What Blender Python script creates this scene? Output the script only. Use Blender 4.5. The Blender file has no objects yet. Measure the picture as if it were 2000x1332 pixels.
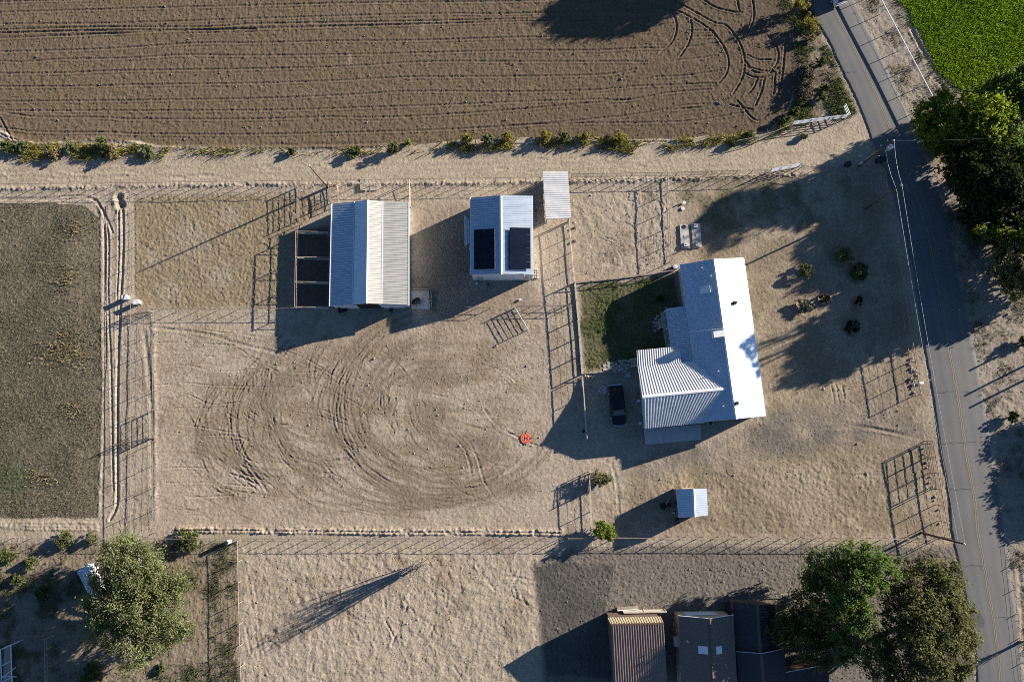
import bpy, math, random
import numpy as np
from mathutils import Vector, Matrix

# ------------------------------------------------------------------ camera, sky, sun, exposure
SC = bpy.context.scene
FPX, CAMH, TILT = 1360.0, 100.0, math.radians(7.5)
cam_data = bpy.data.cameras.new("camera")
cam_data.sensor_width = 36.0
cam_data.lens = FPX / 2000.0 * 36.0
cam_data.clip_end = 6000.0
cam = bpy.data.objects.new("camera", cam_data)
cam.location = (0, 0, CAMH)
cam.rotation_euler = (TILT, 0, 0)
SC.collection.objects.link(cam)
SC.camera = cam

SUN_EL = math.radians(16.0)
SUN_AZ = math.radians(25.5)            # measured from +X towards +Y
sun_dir = Vector((math.cos(SUN_EL) * math.cos(SUN_AZ), math.cos(SUN_EL) * math.sin(SUN_AZ), math.sin(SUN_EL)))
world = bpy.data.worlds.new("World")
SC.world = world
world.use_nodes = True
wn = world.node_tree
sky = wn.nodes.new("ShaderNodeTexSky")
sky.sky_type = 'NISHITA'
sky.sun_disc = False
sky.sun_elevation = SUN_EL
sky.sun_rotation = math.radians(90) - SUN_AZ
sky.air_density = 1.0
sky.dust_density = 0.3
sky.ozone_density = 5.5
wn.links.new(sky.outputs[0], wn.nodes["Background"].inputs[0])
wn.nodes["Background"].inputs[1].default_value = 0.05

sun_data = bpy.data.lights.new("sun", 'SUN')
sun_data.energy = 5.0
sun_data.angle = math.radians(0.5)
sun_data.color = (1.0, 0.92, 0.80)
sun = bpy.data.objects.new("sun", sun_data)
sun.rotation_euler = (-sun_dir).to_track_quat('-Z', 'Y').to_euler()
sun.location = (60, 30, 60)
SC.collection.objects.link(sun)

SC.view_settings.view_transform = 'Standard'
SC.view_settings.look = 'None'
SC.view_settings.gamma = 1.0
SC.view_settings.exposure = 1.32
SC.cycles.max_bounces = 6
SC.cycles.diffuse_bounces = 1
SC.cycles.filter_width = 0.95
SC.cycles.use_denoising = False
SC.cycles.caustics_reflective = False
SC.cycles.caustics_refractive = False
SC.cycles.sample_clamp_indirect = 0.35

# ------------------------------------------------------------------ plan helpers
_ct, _st = math.cos(TILT), math.sin(TILT)
def P(u, v, z=0.0):
    """survey point -> world point at height z"""
    x, y = (u - 1000.0) / FPX, -(v - 666.0) / FPX
    d = (x, y * _ct + _st, y * _st - _ct)
    k = (z - CAMH) / d[2]
    return Vector((d[0] * k, d[1] * k, z))
def PG(u, v, ztop):
    """foot of a vertical thing whose top is seen at u, v with height ztop"""
    p = P(u, v, ztop); p.z = 0.0
    return p
def smooth_path(pts, step=0.25):
    pts = [Vector(p) for p in pts]
    if len(pts) == 2:
        n = max(1, int((pts[1] - pts[0]).length / step))
        return [pts[0].lerp(pts[1], i / n) for i in range(n + 1)]
    ext = [pts[0] * 2 - pts[1]] + pts + [pts[-1] * 2 - pts[-2]]
    out = []
    for i in range(1, len(ext) - 2):
        a, b, c, d = ext[i - 1], ext[i], ext[i + 1], ext[i + 2]
        n = max(1, int((c - b).length / step))
        for k in range(n):
            t = k / n
            out.append(0.5 * ((2 * b) + (c - a) * t + (2 * a - 5 * b + 4 * c - d) * t * t + (3 * b - a - 3 * c + d) * t ** 3))
    out.append(pts[-1].copy())
    return out

# ------------------------------------------------------------------ object helpers
COL = SC.collection
def link(o):
    COL.objects.link(o); return o
def raw_mesh(name, V, F, mat, smooth=False):
    """V (n,3) array, F (m,k) array of equal faces"""
    V = np.asarray(V, np.float32); F = np.asarray(F, np.int32)
    me = bpy.data.meshes.new(name)
    m, k = F.shape
    me.vertices.add(len(V)); me.vertices.foreach_set("co", V.ravel())
    me.loops.add(m * k); me.loops.foreach_set("vertex_index", F.ravel())
    me.polygons.add(m)
    me.polygons.foreach_set("loop_start", np.arange(0, m * k, k, dtype=np.int32))
    me.polygons.foreach_set("loop_total", np.full(m, k, np.int32))
    if smooth:
        me.polygons.foreach_set("use_smooth", np.ones(m, bool))
    me.update(calc_edges=True)
    if mat: me.materials.append(mat)
    return me
def tag(o, label=None, cat=None, group=None, kind=None):
    if label: o["label"] = label
    if cat: o["category"] = cat
    if group: o["group"] = group
    if kind: o["kind"] = kind
    return o
def thing(name, label, cat, loc=(0, 0, 0), rz=0.0, group=None):
    o = bpy.data.objects.new(name, None)
    o.empty_display_size = 0.3
    o.location = loc; o.rotation_euler = (0, 0, rz)
    link(o)
    return tag(o, label, cat, group)
def put(name, me, parent=None, loc=None):
    o = bpy.data.objects.new(name, me); link(o)
    if parent: o.parent = parent
    if loc is not None: o.location = loc
    return o
def copy_tree(o, parent=None):
    c = o.copy(); link(c); c.parent = parent
    for ch in list(o.children): copy_tree(ch, c)
    return c

class MB:
    """collects solids, then builds ONE mesh; org = world point taken as the local origin"""
    def __init__(s, org=(0, 0, 0)):
        s.v, s.f, s.o = [], [], Vector(org)
    def add(s, vs, fs):
        b = len(s.v)
        s.v += [tuple(Vector(p) - s.o) for p in vs]
        s.f += [tuple(b + i for i in f) for f in fs]
        return s
    def box(s, c, size, rz=0.0, M=None):
        c = Vector(c); hx, hy, hz = (q / 2 for q in size)
        R = M if M is not None else Matrix.Rotation(rz, 3, 'Z')
        vs = [c + R @ Vector((sx * hx, sy * hy, sz * hz)) for sz in (-1, 1) for sx, sy in ((-1, -1), (1, -1), (1, 1), (-1, 1))]
        return s.add(vs, [(3, 2, 1, 0), (4, 5, 6, 7), (0, 1, 5, 4), (1, 2, 6, 5), (2, 3, 7, 6), (3, 0, 4, 7)])
    def beam(s, a, b, w, h):
        """box from a to b, w wide, h high (centre line a-b)"""
        a, b = Vector(a), Vector(b); d = b - a; L = d.length
        x = d.normalized(); up = Vector((0, 0, 1)) if abs(x.z) < .95 else Vector((0, 1, 0))
        y = up.cross(x).normalized(); z = x.cross(y)
        M = Matrix((x, y, z)).transposed()
        return s.box((a + b) / 2, (L, w, h), M=M)
    def tube(s, pts, r, n=8, cap=True):
        pts = [Vector(p) for p in pts]; m = len(pts)
        rs = r if isinstance(r, (list, tuple)) else [r] * m
        vs, fs = [], []
        ref = None
        for i, p in enumerate(pts):
            t = (pts[min(i + 1, m - 1)] - pts[max(i - 1, 0)]).normalized()
            if ref is None:
                ref = Vector((0, 0, 1)) if abs(t.z) < .9 else Vector((1, 0, 0))
            a = (ref - t * ref.dot(t)).normalized(); b = t.cross(a); ref = a
            for k in range(n):
                q = 2 * math.pi * k / n
                vs.append(p + (a * math.cos(q) + b * math.sin(q)) * rs[i])
        for i in range(m - 1):
            for k in range(n):
                k2 = (k + 1) % n
                fs.append((i * n + k, i * n + k2, (i + 1) * n + k2, (i + 1) * n + k))
        if cap:
            fs.append(tuple(range(n - 1, -1, -1))); fs.append(tuple((m - 1) * n + k for k in range(n)))
        return s.add(vs, fs)
    def lathe(s, c, prof, n=16):
        """prof: (radius, z) list"""
        c = Vector(c); vs, fs = [], []; m = len(prof)
        for r, z in prof:
            for k in range(n):
                q = 2 * math.pi * k / n
                vs.append(c + Vector((r * math.cos(q), r * math.sin(q), z)))
        for i in range(m - 1):
            for k in range(n):
                k2 = (k + 1) % n
                fs.append((i * n + k, i * n + k2, (i + 1) * n + k2, (i + 1) * n + k))
        fs.append(tuple(range(n - 1, -1, -1))); fs.append(tuple((m - 1) * n + k for k in range(n)))
        return s.add(vs, fs)
    def prism(s, poly, z0, z1):
        n = len(poly)
        vs = [Vector((p[0], p[1], z0)) for p in poly] + [Vector((p[0], p[1], z1)) for p in poly]
        return s.add(vs, [tuple(range(n - 1, -1, -1)), tuple(range(n, 2 * n))] + [(i, (i + 1) % n, n + (i + 1) % n, n + i) for i in range(n)])
    def slab(s, quad, th):
        """quad of 3-D points, thickened downwards by th"""
        q = [Vector(p) for p in quad]; n = len(q)
        low = [p - Vector((0, 0, th)) for p in q]
        return s.add(q + low, [tuple(range(n)), tuple(range(2 * n - 1, n - 1, -1))] + [(i, n + i, n + (i + 1) % n, (i + 1) % n) for i in range(n)])
    def mesh(s, name, mat, smooth=False):
        me = bpy.data.meshes.new(name)
        me.from_pydata(s.v, [], s.f)
        if smooth:
            me.polygons.foreach_set("use_smooth", np.ones(len(me.polygons), bool))
        if mat: me.materials.append(mat)
        me.update()
        return me
    def build(s, name, mat, parent=None, smooth=False):
        return put(name, s.mesh(name, mat, smooth), parent)

# ------------------------------------------------------------------ materials
def new_mat(name):
    m = bpy.data.materials.new(name); m.use_nodes = True
    nt = m.node_tree
    return m, nt, nt.nodes["Principled BSDF"]
def ramp_noise(nt, scale, c1, c2, lo=.35, hi=.65, detail=5, coord='Object', stretch=None):
    tc = nt.nodes.new("ShaderNodeTexCoord"); nz = nt.nodes.new("ShaderNodeTexNoise")
    nz.inputs["Scale"].default_value = scale; nz.inputs["Detail"].default_value = detail
    src = tc.outputs[coord]
    if stretch:
        mp = nt.nodes.new("ShaderNodeMapping"); mp.inputs["Scale"].default_value = stretch
        nt.links.new(src, mp.inputs[0]); src = mp.outputs[0]
    nt.links.new(src, nz.inputs["Vector"])
    rp = nt.nodes.new("ShaderNodeValToRGB")
    rp.color_ramp.elements[0].position = lo; rp.color_ramp.elements[0].color = (*c1, 1)
    rp.color_ramp.elements[1].position = hi; rp.color_ramp.elements[1].color = (*c2, 1)
    nt.links.new(nz.outputs[0], rp.inputs[0])
    return rp.outputs[0], nz
def mat(name, c1, c2=None, scale=2.0, rough=.7, metal=0.0, bump=0.0, bscale=30.0, lo=.35, hi=.65, stretch=None, spec=None):
    m, nt, bs = new_mat(name)
    c2 = c2 or tuple(min(1, c * 1.25) for c in c1)
    col, _ = ramp_noise(nt, scale, c1, c2, lo, hi, stretch=stretch)
    nt.links.new(col, bs.inputs["Base Color"])
    bs.inputs["Roughness"].default_value = rough
    bs.inputs["Metallic"].default_value = metal
    if spec is not None: bs.inputs["Specular IOR Level"].default_value = spec
    if bump:
        tc = nt.nodes.new("ShaderNodeTexCoord"); nz = nt.nodes.new("ShaderNodeTexNoise")
        nz.inputs["Scale"].default_value = bscale; nz.inputs["Detail"].default_value = 4
        nt.links.new(tc.outputs["Object"], nz.inputs["Vector"])
        bp = nt.nodes.new("ShaderNodeBump"); bp.inputs["Strength"].default_value = bump; bp.inputs["Distance"].default_value = .05
        nt.links.new(nz.outputs[0], bp.inputs["Height"]); nt.links.new(bp.outputs[0], bs.inputs["Normal"])
    return m
def leaf_mat(name, dark, light, trans=.35, clump=.7):
    m, nt, bs = new_mat(name)
    geo = nt.nodes.new("ShaderNodeNewGeometry")
    rp = nt.nodes.new("ShaderNodeValToRGB")
    rp.color_ramp.elements[0].color = (*dark, 1); rp.color_ramp.elements[1].color = (*light, 1)
    col, nz = ramp_noise(nt, clump, (0, 0, 0), (1, 1, 1), .3, .7, 3)
    mx = nt.nodes.new("ShaderNodeMath"); mx.operation = 'MULTIPLY_ADD'
    mx.inputs[1].default_value = .55
    sc = nt.nodes.new("ShaderNodeMath"); sc.operation = 'MULTIPLY'; sc.inputs[1].default_value = .45
    nt.links.new(col, sc.inputs[0])
    nt.links.new(geo.outputs["Random Per Island"], mx.inputs[0]); nt.links.new(sc.outputs[0], mx.inputs[2])
    nt.links.new(mx.outputs[0], rp.inputs[0])
    nt.links.new(rp.outputs[0], bs.inputs["Base Color"])
    bs.inputs["Roughness"].default_value = .6
    bs.inputs["Specular IOR Level"].default_value = .25
    tr = nt.nodes.new("ShaderNodeBsdfTranslucent"); nt.links.new(rp.outputs[0], tr.inputs[0])
    ms = nt.nodes.new("ShaderNodeMixShader"); ms.inputs[0].default_value = trans
    nt.links.new(bs.outputs[0], ms.inputs[1]); nt.links.new(tr.outputs[0], ms.inputs[2])
    nt.links.new(ms.outputs[0], nt.nodes["Material Output"].inputs[0])
    return m

M = dict(
    roof_white=mat("white_metal_sky_tint", (.58, .65, .71), (.50, .57, .64), .6, .29, .75),  # white metal with the blue of the reflected sky tinted into its base
    roof_house=mat("house_white_sky_tint", (.64, .71, .79), (.58, .66, .74), .5, .26, .6),  # sky blue of the shaded slopes is mixed into the white base
    roof_old=mat("weathered_galvanised", (.64, .63, .61), (.74, .73, .70), 1.2, .5, .35),
    roof_wing=mat("weathered_white_metal", (.70, .68, .65), (.80, .78, .75), .9, .45, .55),
    roof_brown=mat("brown_ribbed_metal", (.23, .155, .13), (.30, .205, .175), .7, .5, .15),
    roof_dark=mat("dark_brown_metal", (.035, .032, .034), (.055, .048, .048), .7, .5, .2),
    shingle=mat("brown_shingles", (.14, .105, .085), (.21, .16, .13), 7, .9, 0, .4, 20),
    shingle_dark=mat("charcoal_shingles", (.05, .042, .042), (.075, .06, .055), 7, .9, 0, .4, 20),
    wall_white=mat("white_siding", (.76, .77, .78), (.70, .70, .70), .8, .8, spec=.2),
    wall_tan=mat("tan_siding", (.52, .40, .24), (.58, .45, .29), 1.5, .8),
    wall_brown=mat("brown_siding", (.10, .062, .045), (.14, .09, .065), 1.5, .8),
    wall_grey=mat("grey_siding", (.36, .36, .35), (.42, .42, .40), 1.5, .8),
    trim_white=mat("white_trim", (.80, .80, .80), (.76, .76, .76), 2, .5),
    trim_brown=mat("brown_trim", (.12, .07, .05), (.15, .09, .06), 2, .6),
    door_white=mat("white_door", (.78, .79, .80), (.74, .75, .76), 1, .45),
    glass=mat("window_glass", (.02, .025, .03), (.03, .035, .04), 1, .06, 0, spec=.8),
    dark=mat("dark_opening", (.012, .012, .013), (.02, .02, .02), 1, .9),
    solar=mat("solar_cells", (.005, .007, .016), (.008, .010, .022), .5, .12, 0, spec=.35),
    alu=mat("aluminium_frame", (.55, .56, .58), (.6, .6, .62), 1, .35, .9),
    pipe=mat("rusty_pipe", (.15, .115, .095), (.24, .19, .16), 3, .75, .1),
    pipe_red=mat("red_primer_pipe", (.25, .145, .105), (.36, .24, .18), 2, .65, .1),
    pipe_white=mat("white_pipe", (.80, .81, .82), (.72, .73, .74), 3, .45),
    post_wood=mat("weathered_wood", (.26, .20, .15), (.40, .33, .26), 4, .85, 0, .3, 12),
    pale_wood=mat("pale_wood", (.42, .35, .27), (.55, .48, .40), 3, .85, 0, .3, 12),
    pole=mat("creosote_pole", (.075, .042, .025), (.15, .085, .05), 3, .8, 0, .3, 14),
    wire=mat("galvanised_wire", (.16, .15, .14), (.22, .21, .20), 3, .8, 0),
    roof_barn=mat("pale_metal_sun_side", (.30, .295, .28), (.36, .35, .33), .8, .6, .25),  # base darkened to hold back the sun on the barn's east slopes
    cable=mat("bright_cable", (.85, .86, .88), (.75, .76, .78), 3, .35, .6),
    concrete=mat("concrete", (.40, .37, .33), (.50, .47, .42), 1.8, .85, 0, .25, 15),
    concrete_pale=mat("pale_concrete", (.46, .45, .43), (.54, .53, .50), 1.2, .85, 0, .2, 15),
    stone=mat("flagstone", (.34, .30, .26), (.46, .42, .37), 2.5, .85, 0, .3, 10),
    rock=mat("rock", (.34, .29, .24), (.48, .43, .37), 2.5, .9, 0, .5, 8),
    black=mat("black_rubber", (.012, .012, .013), (.02, .02, .02), 3, .7),
    bin=mat("black_plastic", (.015, .015, .017), (.02, .02, .022), 3, .45),
    white=mat("white_plastic", (.82, .82, .82), (.78, .78, .78), 3, .4),
    tank=mat("white_paint", (.78, .78, .76), (.66, .66, .63), 3, .45),
    steel=mat("transformer_grey", (.62, .66, .70), (.68, .72, .76), 2, .35, .3),
    car_black=mat("black_car_paint", (.006, .006, .008), (.008, .008, .010), 1, .18, 0),
    car_white=mat("white_car_paint", (.78, .80, .82), (.80, .82, .84), 1, .2, 0),
    car_old=mat("faded_vehicle_paint", (.55, .60, .66), (.70, .74, .78), 2, .45, .1),
    chrome=mat("chrome", (.75, .76, .78), (.7, .71, .73), 1, .12, 1),
    lamp=mat("lamp_lens", (.75, .78, .8), (.8, .82, .84), 1, .1, 0),
    tail=mat("tail_lens", (.30, .01, .01), (.36, .015, .012), 1, .2, 0),
    red_cloth=mat("orange_pad", (.80, .15, .09), (.84, .17, .10), 3, .7),
    bark=mat("bark", (.16, .12, .09), (.26, .21, .16), 3, .9, 0, .5, 10),
    bark_pale=mat("pale_bark", (.34, .30, .26), (.46, .42, .37), 3, .9, 0, .4, 10),
    twig=mat("dry_twigs", (.24, .20, .165), (.36, .31, .26), 3, .9),
    yellow=mat("yellow_paint", (.30, .225, .115), (.23, .19, .12), .6, .85, lo=.4, hi=.75),
    patch=mat("new_asphalt", (.085, .088, .09), (.105, .105, .108), 6, .9),
)
# ------------------------------------------------------------------ terrain sheet (real relief, about 12 cm grid)
ST = 0.12
X0, X1, Y0, Y1 = -88.0, 88.0, -42.0, 75.0
gx = np.arange(X0, X1 + 1e-6, ST, dtype=np.float32); gy = np.arange(Y0, Y1 + 1e-6, ST, dtype=np.float32)
NX, NY = len(gx), len(gy)
GX, GY = np.meshgrid(gx, gy)
def plan(x, y):
    yc = y * _ct - CAMH * _st; zc = -y * _st - CAMH * _ct
    return 1000 + FPX * x / (-zc), 666 - FPX * yc / (-zc)
GU, GV = plan(GX, GY)          # the same ground in site-plan units

def vn(scale, seed, ax=1.0, ay=1.0):
    """value noise, about -1..1; scale = size of a lump in metres"""
    r = np.random.RandomState(seed)
    fx, fy = (gx - X0) / (scale * ax), (gy - Y0) / (scale * ay)
    L = r.uniform(-1, 1, (int(fy[-1]) + 3, int(fx[-1]) + 3)).astype(np.float32)
    ix, iy = fx.astype(int), fy.astype(int)
    tx, ty = fx - ix, fy - iy
    tx = tx * tx * (3 - 2 * tx); ty = ty * ty * (3 - 2 * ty)
    A = L[:, ix] * (1 - tx) + L[:, ix + 1] * tx
    return A[iy] * (1 - ty)[:, None] + A[iy + 1] * ty[:, None]
def fbm(scale, seed, octs=4, gain=.55, ax=1.0, ay=1.0):
    o, a, s = 0, 1.0, scale
    for k in range(octs):
        o = o + a * vn(s, seed + 17 * k, ax, ay); a *= gain; s *= .5
    return o / 1.6
def blur(A, n):
    if n < 1: return A
    for ax in (0, 1):
        c = np.cumsum(np.pad(A, [(n + 1, n) if k == ax else (0, 0) for k in (0, 1)], mode='edge'), axis=ax, dtype=np.float64)
        A = ((c[2 * n + 1:] - c[:-2 * n - 1]) if ax == 0 else (c[:, 2 * n + 1:] - c[:, :-2 * n - 1])) / (2 * n + 1)
    return A.astype(np.float32)
WU, WV = fbm(3.0, 901, 4), fbm(3.0, 902, 4)
def region(pts, warp=6.0, soft=0):
    """mask of a plan polygon with a ragged, optionally soft border"""
    U, V = GU + WU * warp, GV + WV * warp
    m = np.zeros(GU.shape, bool); n = len(pts)
    for i in range(n):
        (xa, ya), (xb, yb) = pts[i], pts[(i + 1) % n]
        if ya == yb: continue
        c = ((ya > V) != (yb > V))
        m ^= c & (U < (xb - xa) * (V - ya) / (yb - ya) + xa)
    m = m.astype(np.float32)
    return blur(blur(m, soft), soft) if soft else m

H = np.zeros(GX.shape, np.float32)
def dist_to(path, reach):
    """distance of grid points to a world polyline, only within reach; returns (slices, D)"""
    pts = np.array([(p[0], p[1]) for p in path], np.float32)
    i0 = max(0, int((pts[:, 0].min() - reach - X0) / ST)); i1 = min(NX, int((pts[:, 0].max() + reach - X0) / ST) + 2)
    j0 = max(0, int((pts[:, 1].min() - reach - Y0) / ST)); j1 = min(NY, int((pts[:, 1].max() + reach - Y0) / ST) + 2)
    if i1 <= i0 or j1 <= j0: return None
    D = np.full((j1 - j0, i1 - i0), 9.0, np.float32); k = int(reach / ST) + 1
    for x, y in pts:
        ci, cj = int((x - X0) / ST) - i0, int((y - Y0) / ST) - j0
        a, b, c, d = max(0, ci - k), min(i1 - i0, ci + k + 1), max(0, cj - k), min(j1 - j0, cj + k + 1)
        if a >= b or c >= d: continue
        dd = np.hypot(gx[i0 + a:i0 + b][None, :] - x, gy[j0 + c:j0 + d][:, None] - y)
        np.minimum(D[c:d, a:b], dd, out=D[c:d, a:b])
    return (slice(j0, j1), slice(i0, i1)), D
def world_path(px, step=.07):
    return smooth_path([P(u, v) for u, v in px], step)
def groove(px, w=.16, d=.05, rim=.03, brk=0.0, seed=0, path=None, tint=None, ts=.3):
    """a wheel rut: channel w wide, d deep, with pushed-up rims; brk breaks it up"""
    path = path or world_path(px)
    R = dist_to(path, w * 4)
    if R is None: return
    sl, D = R
    d, rim = d * GAIN, rim * GAIN * .8
    prof = -d * np.exp(-(D / w) ** 2) + rim * np.exp(-((D - 1.9 * w) / (.7 * w)) ** 2)
    if brk:
        prof = prof * np.clip(1 - brk + brk * 1.6 * (1.2 * NB2[sl] + .25 * NB[sl] + .35), 0, 1.3)
    H[sl] += prof
    if tint is not None:
        TT = np.exp(-(D / (w * 1.8)) ** 2) * ts
        TINT[sl] = TINT[sl] * (1 - TT[..., None]) + np.array(tint, np.float32) * TT[..., None]
def ridge(px, w=.35, h=.2, rough=.3):
    path = world_path(px); R = dist_to(path, w * 3)
    if R is None: return
    sl, D = R
    H[sl] += h * np.exp(-(D / w) ** 2) * np.clip(1 + rough * (1.2 * NB2[sl] + .35 * grain2[sl]), -.3, 2.2)
GAIN = 1.0
NB = fbm(.7, 77, 3); NB2 = fbm(2.1, 78, 4)
grain = np.random.RandomState(5).normal(0, 1, H.shape).astype(np.float32)
grain2 = blur(np.random.RandomState(6).normal(0, 1, H.shape).astype(np.float32), 1) * 2.2
clod = blur(np.random.RandomState(8).normal(0, 1, H.shape).astype(np.float32), 2) * 3.6

# ---- plan regions
field_poly = [(-300, -200), (1500, -200), (1524, -20), (1540, 60), (1562, 115), (1556, 170), (1532, 225), (1500, 258), (1380, 268), (1200, 272), (1000, 268), (900, 272), (800, 284), (650, 290), (480, 291), (320, 288), (270, 277), (180, 272), (100, 279), (36, 276), (0, 250), (-300, 240)]
lane_poly = [(-300, 312), (0, 314), (250, 312), (480, 306), (640, 303), (850, 300), (1000, 296), (1250, 296), (1400, 282), (1540, 262), (1660, 240), (1700, 285), (1690, 318), (1560, 322), (1300, 335), (900, 343), (400, 352), (0, 358), (-300, 362)]
pasture_poly = [(-300, 402), (0, 398), (90, 397), (160, 402), (192, 425), (198, 600), (200, 800), (192, 960), (190, 1012), (60, 1010), (-300, 1012)]
crop_poly = [(1752, -200), (1755, 0), (1792, 60), (1826, 135), (1866, 172), (1905, 190), (1960, 205), (2300, 205), (2300, -200)]
lawn_poly = [(1130, 560), (1200, 552), (1318, 537), (1326, 600), (1300, 610), (1306, 678), (1244, 690), (1240, 706), (1180, 712), (1176, 724), (1142, 727)]
verge_e = [(1665, -200), (1665, 0), (1772, 225), (1815, 320), (1880, 560), (1912, 740), (1985, 1180), (2000, 1332), (2200, 1332), (2200, 190), (1860, 180), (1826, 140), (1750, 0), (1750, -200)]
weed_n = [(1500, -200), (1560, -200), (1595, 40), (1640, 140), (1674, 225), (1640, 232), (1560, 250), (1500, 262), (1535, 225), (1558, 170), (1562, 115), (1540, 60)]
gravel_s = [(1040, 1100), (1110, 1075), (1300, 1064), (1530, 1066), (1750, 1068), (1865, 1065), (1895, 1230), (1905, 1400), (1062, 1400), (1060, 1320), (1045, 1140)]
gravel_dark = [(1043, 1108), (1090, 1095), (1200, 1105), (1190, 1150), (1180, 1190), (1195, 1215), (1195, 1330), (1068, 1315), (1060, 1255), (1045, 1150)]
arena = [(330, 660), (420, 625), (545, 690), (740, 640), (900, 640), (1045, 700), (1060, 800), (1010, 930), (960, 985), (800, 1005), (560, 1000), (430, 930), (380, 830)]
drive = [(1420, 850), (1500, 805), (1620, 790), (1745, 795), (1830, 840), (1838, 870), (1730, 862), (1600, 875), (1480, 890), (1400, 905), (1230, 920), (1200, 880), (1370, 868)]
corral = [(262, 385), (590, 378), (640, 400), (575, 455), (572, 600), (265, 603), (262, 480)]
front = [(1320, 340), (1700, 330), (1790, 660), (1812, 800), (1850, 1045), (1200, 1045), (1230, 940), (1420, 880), (1500, 800), (1450, 520), (1330, 510)]
green_nw = [(1325, 350), (1480, 345), (1560, 335), (1690, 345), (1650, 400), (1560, 440), (1540, 470), (1440, 470), (1380, 430), (1330, 425)]
sw_yard = [(-300, 1060), (465, 1060), (470, 1400), (-300, 1400)]
house_ring = [(1440, 500), (1475, 520), (1530, 830), (1380, 835), (1260, 870), (1245, 870), (1240, 690), (1300, 600), (1325, 520)]

mF = region(field_poly, 3); mL = region(lane_poly, 4, 3); mP = region(pasture_poly, 3); mC = region(crop_poly, 8)
mG = region(lawn_poly, 4); mGs = region(lawn_poly, 5, 2)
mVE = region(verge_e, 8, 3); mWN = region(weed_n, 8, 2); mGS = region(gravel_s, 7, 2); mGD = region(gravel_dark, 5, 1)
mA = region(arena, 30, 14); mD = region(drive, 14, 8); mCo = region(corral, 5, 3); mGN = region(green_nw, 26, 7); mSW = region(sw_yard, 4, 2)
mFr = region(front, 8, 6)

# ---- soil colours (albedo)
def mix(m, c):
    global TINT
    TINT = TINT * (1 - m[..., None]) + np.array(c, np.float32) * m[..., None]
SAND = (.390, .317, .240)
TINT = np.empty(H.shape + (3,), np.float32); TINT[:] = SAND
n8, n3, n1 = fbm(9, 11, 4), fbm(3, 12, 4), fbm(1.0, 13, 3)
mix(np.clip(.30 + .6 * n8 + .4 * n3, 0, 1) * .5, (.305, .238, .165))
mix(np.clip((n3 + .7 * n1 + .15 * grain2 - .3) * 2.2, 0, 1) * .6, (.225, .172, .115)); mix(np.clip(fbm(4, 14, 4) + .5 * n1 - .35, 0, 1) * .5, (.44, .365, .275))
sw = fbm(1.2, 15, 4, ax=3.5, ay=.8)
mix(mA * np.clip(.35 + 2.4 * (.55 * n3 + .3 * n8 + .7 * sw + .10 * grain2 - .02), 0, 1) * .62, (.225, .170, .112))
mix(mA * np.clip(2 * (fbm(1.5, 19, 4, ax=2, ay=.8) - .2), 0, 1) * .55, (.37, .31, .24))
for cu, cv, ru, rv_ in ((540, 745, 34, 26), (520, 770, 26, 20), (395, 870, 18, 26), (850, 815, 40, 50), (940, 870, 50, 36), (850, 735, 70, 20), (1015, 955, 40, 16), (700, 860, 70, 18)):
    mix(np.clip(np.exp(-((GU - cu) / ru) ** 2 - ((GV - cv) / rv_) ** 2) * (1 + n1) - .12, 0, 1) * .6, (.165, .126, .09))
mix(mFr * .7, (.300, .236, .158)); mix(mFr * np.clip(.5 + 1.8 * (n3 + .5 * n1), 0, 1) * .65, (.205, .160, .108))
mix(mD * np.clip(.75 + .8 * n3, 0, 1) * .85, (.150, .134, .115))
mix(mD * np.clip(fbm(1.6, 16, 4, ax=4, ay=.7), 0, 1) * .5, (.29, .245, .19))
mix(mCo * .9, (.245, .188, .115))
for cu, cv, rr in ((375, 470, 36), (430, 540, 26), (300, 505, 20), (330, 570, 24), (450, 420, 20)):
    g = np.exp(-(((GU - cu) ** 2 + (GV - cv) ** 2) / rr ** 2) - .8 * n1)
    mix(np.clip(g, 0, 1) * .55 * mCo, (.36, .30, .235))
mix(mL * .85, (.40, .325, .235)); mix(mL * np.clip(n3, 0, 1) * .5, (.31, .25, .18))
mix(mGS * .92, (.150, .132, .112)); mix(mGS * np.clip(n3 + .5 * n1, 0, 1) * .5, (.215, .185, .150))
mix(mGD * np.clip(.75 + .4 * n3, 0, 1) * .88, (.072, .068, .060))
mix(mWN * np.clip(1.0 + .8 * n3, 0, 1) * .95, (.125, .102, .07)); mix(mWN * np.clip(n1 + .1, 0, 1) * .8, (.07, .072, .035))
mix(mVE * .75, (.27, .23, .185)); mix(mVE * np.clip(.15 + n3 + .6 * n1, 0, 1) * .7, (.125, .110, .07))
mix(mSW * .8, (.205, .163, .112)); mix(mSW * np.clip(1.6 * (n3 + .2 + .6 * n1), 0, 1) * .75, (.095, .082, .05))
mix(mGN * np.clip(.2 + n3 + .5 * n1, 0, 1) * .75, (.125, .125, .062))
# darker ground around the barns and pens
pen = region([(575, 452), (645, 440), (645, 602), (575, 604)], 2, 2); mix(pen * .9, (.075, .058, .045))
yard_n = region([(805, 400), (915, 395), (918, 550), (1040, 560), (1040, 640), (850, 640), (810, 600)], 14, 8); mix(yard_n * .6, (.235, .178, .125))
mix(region([(870, 480), (918, 470), (918, 540), (830, 600), (810, 560)], 14, 8) * .5, (.19, .15, .115))
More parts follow.
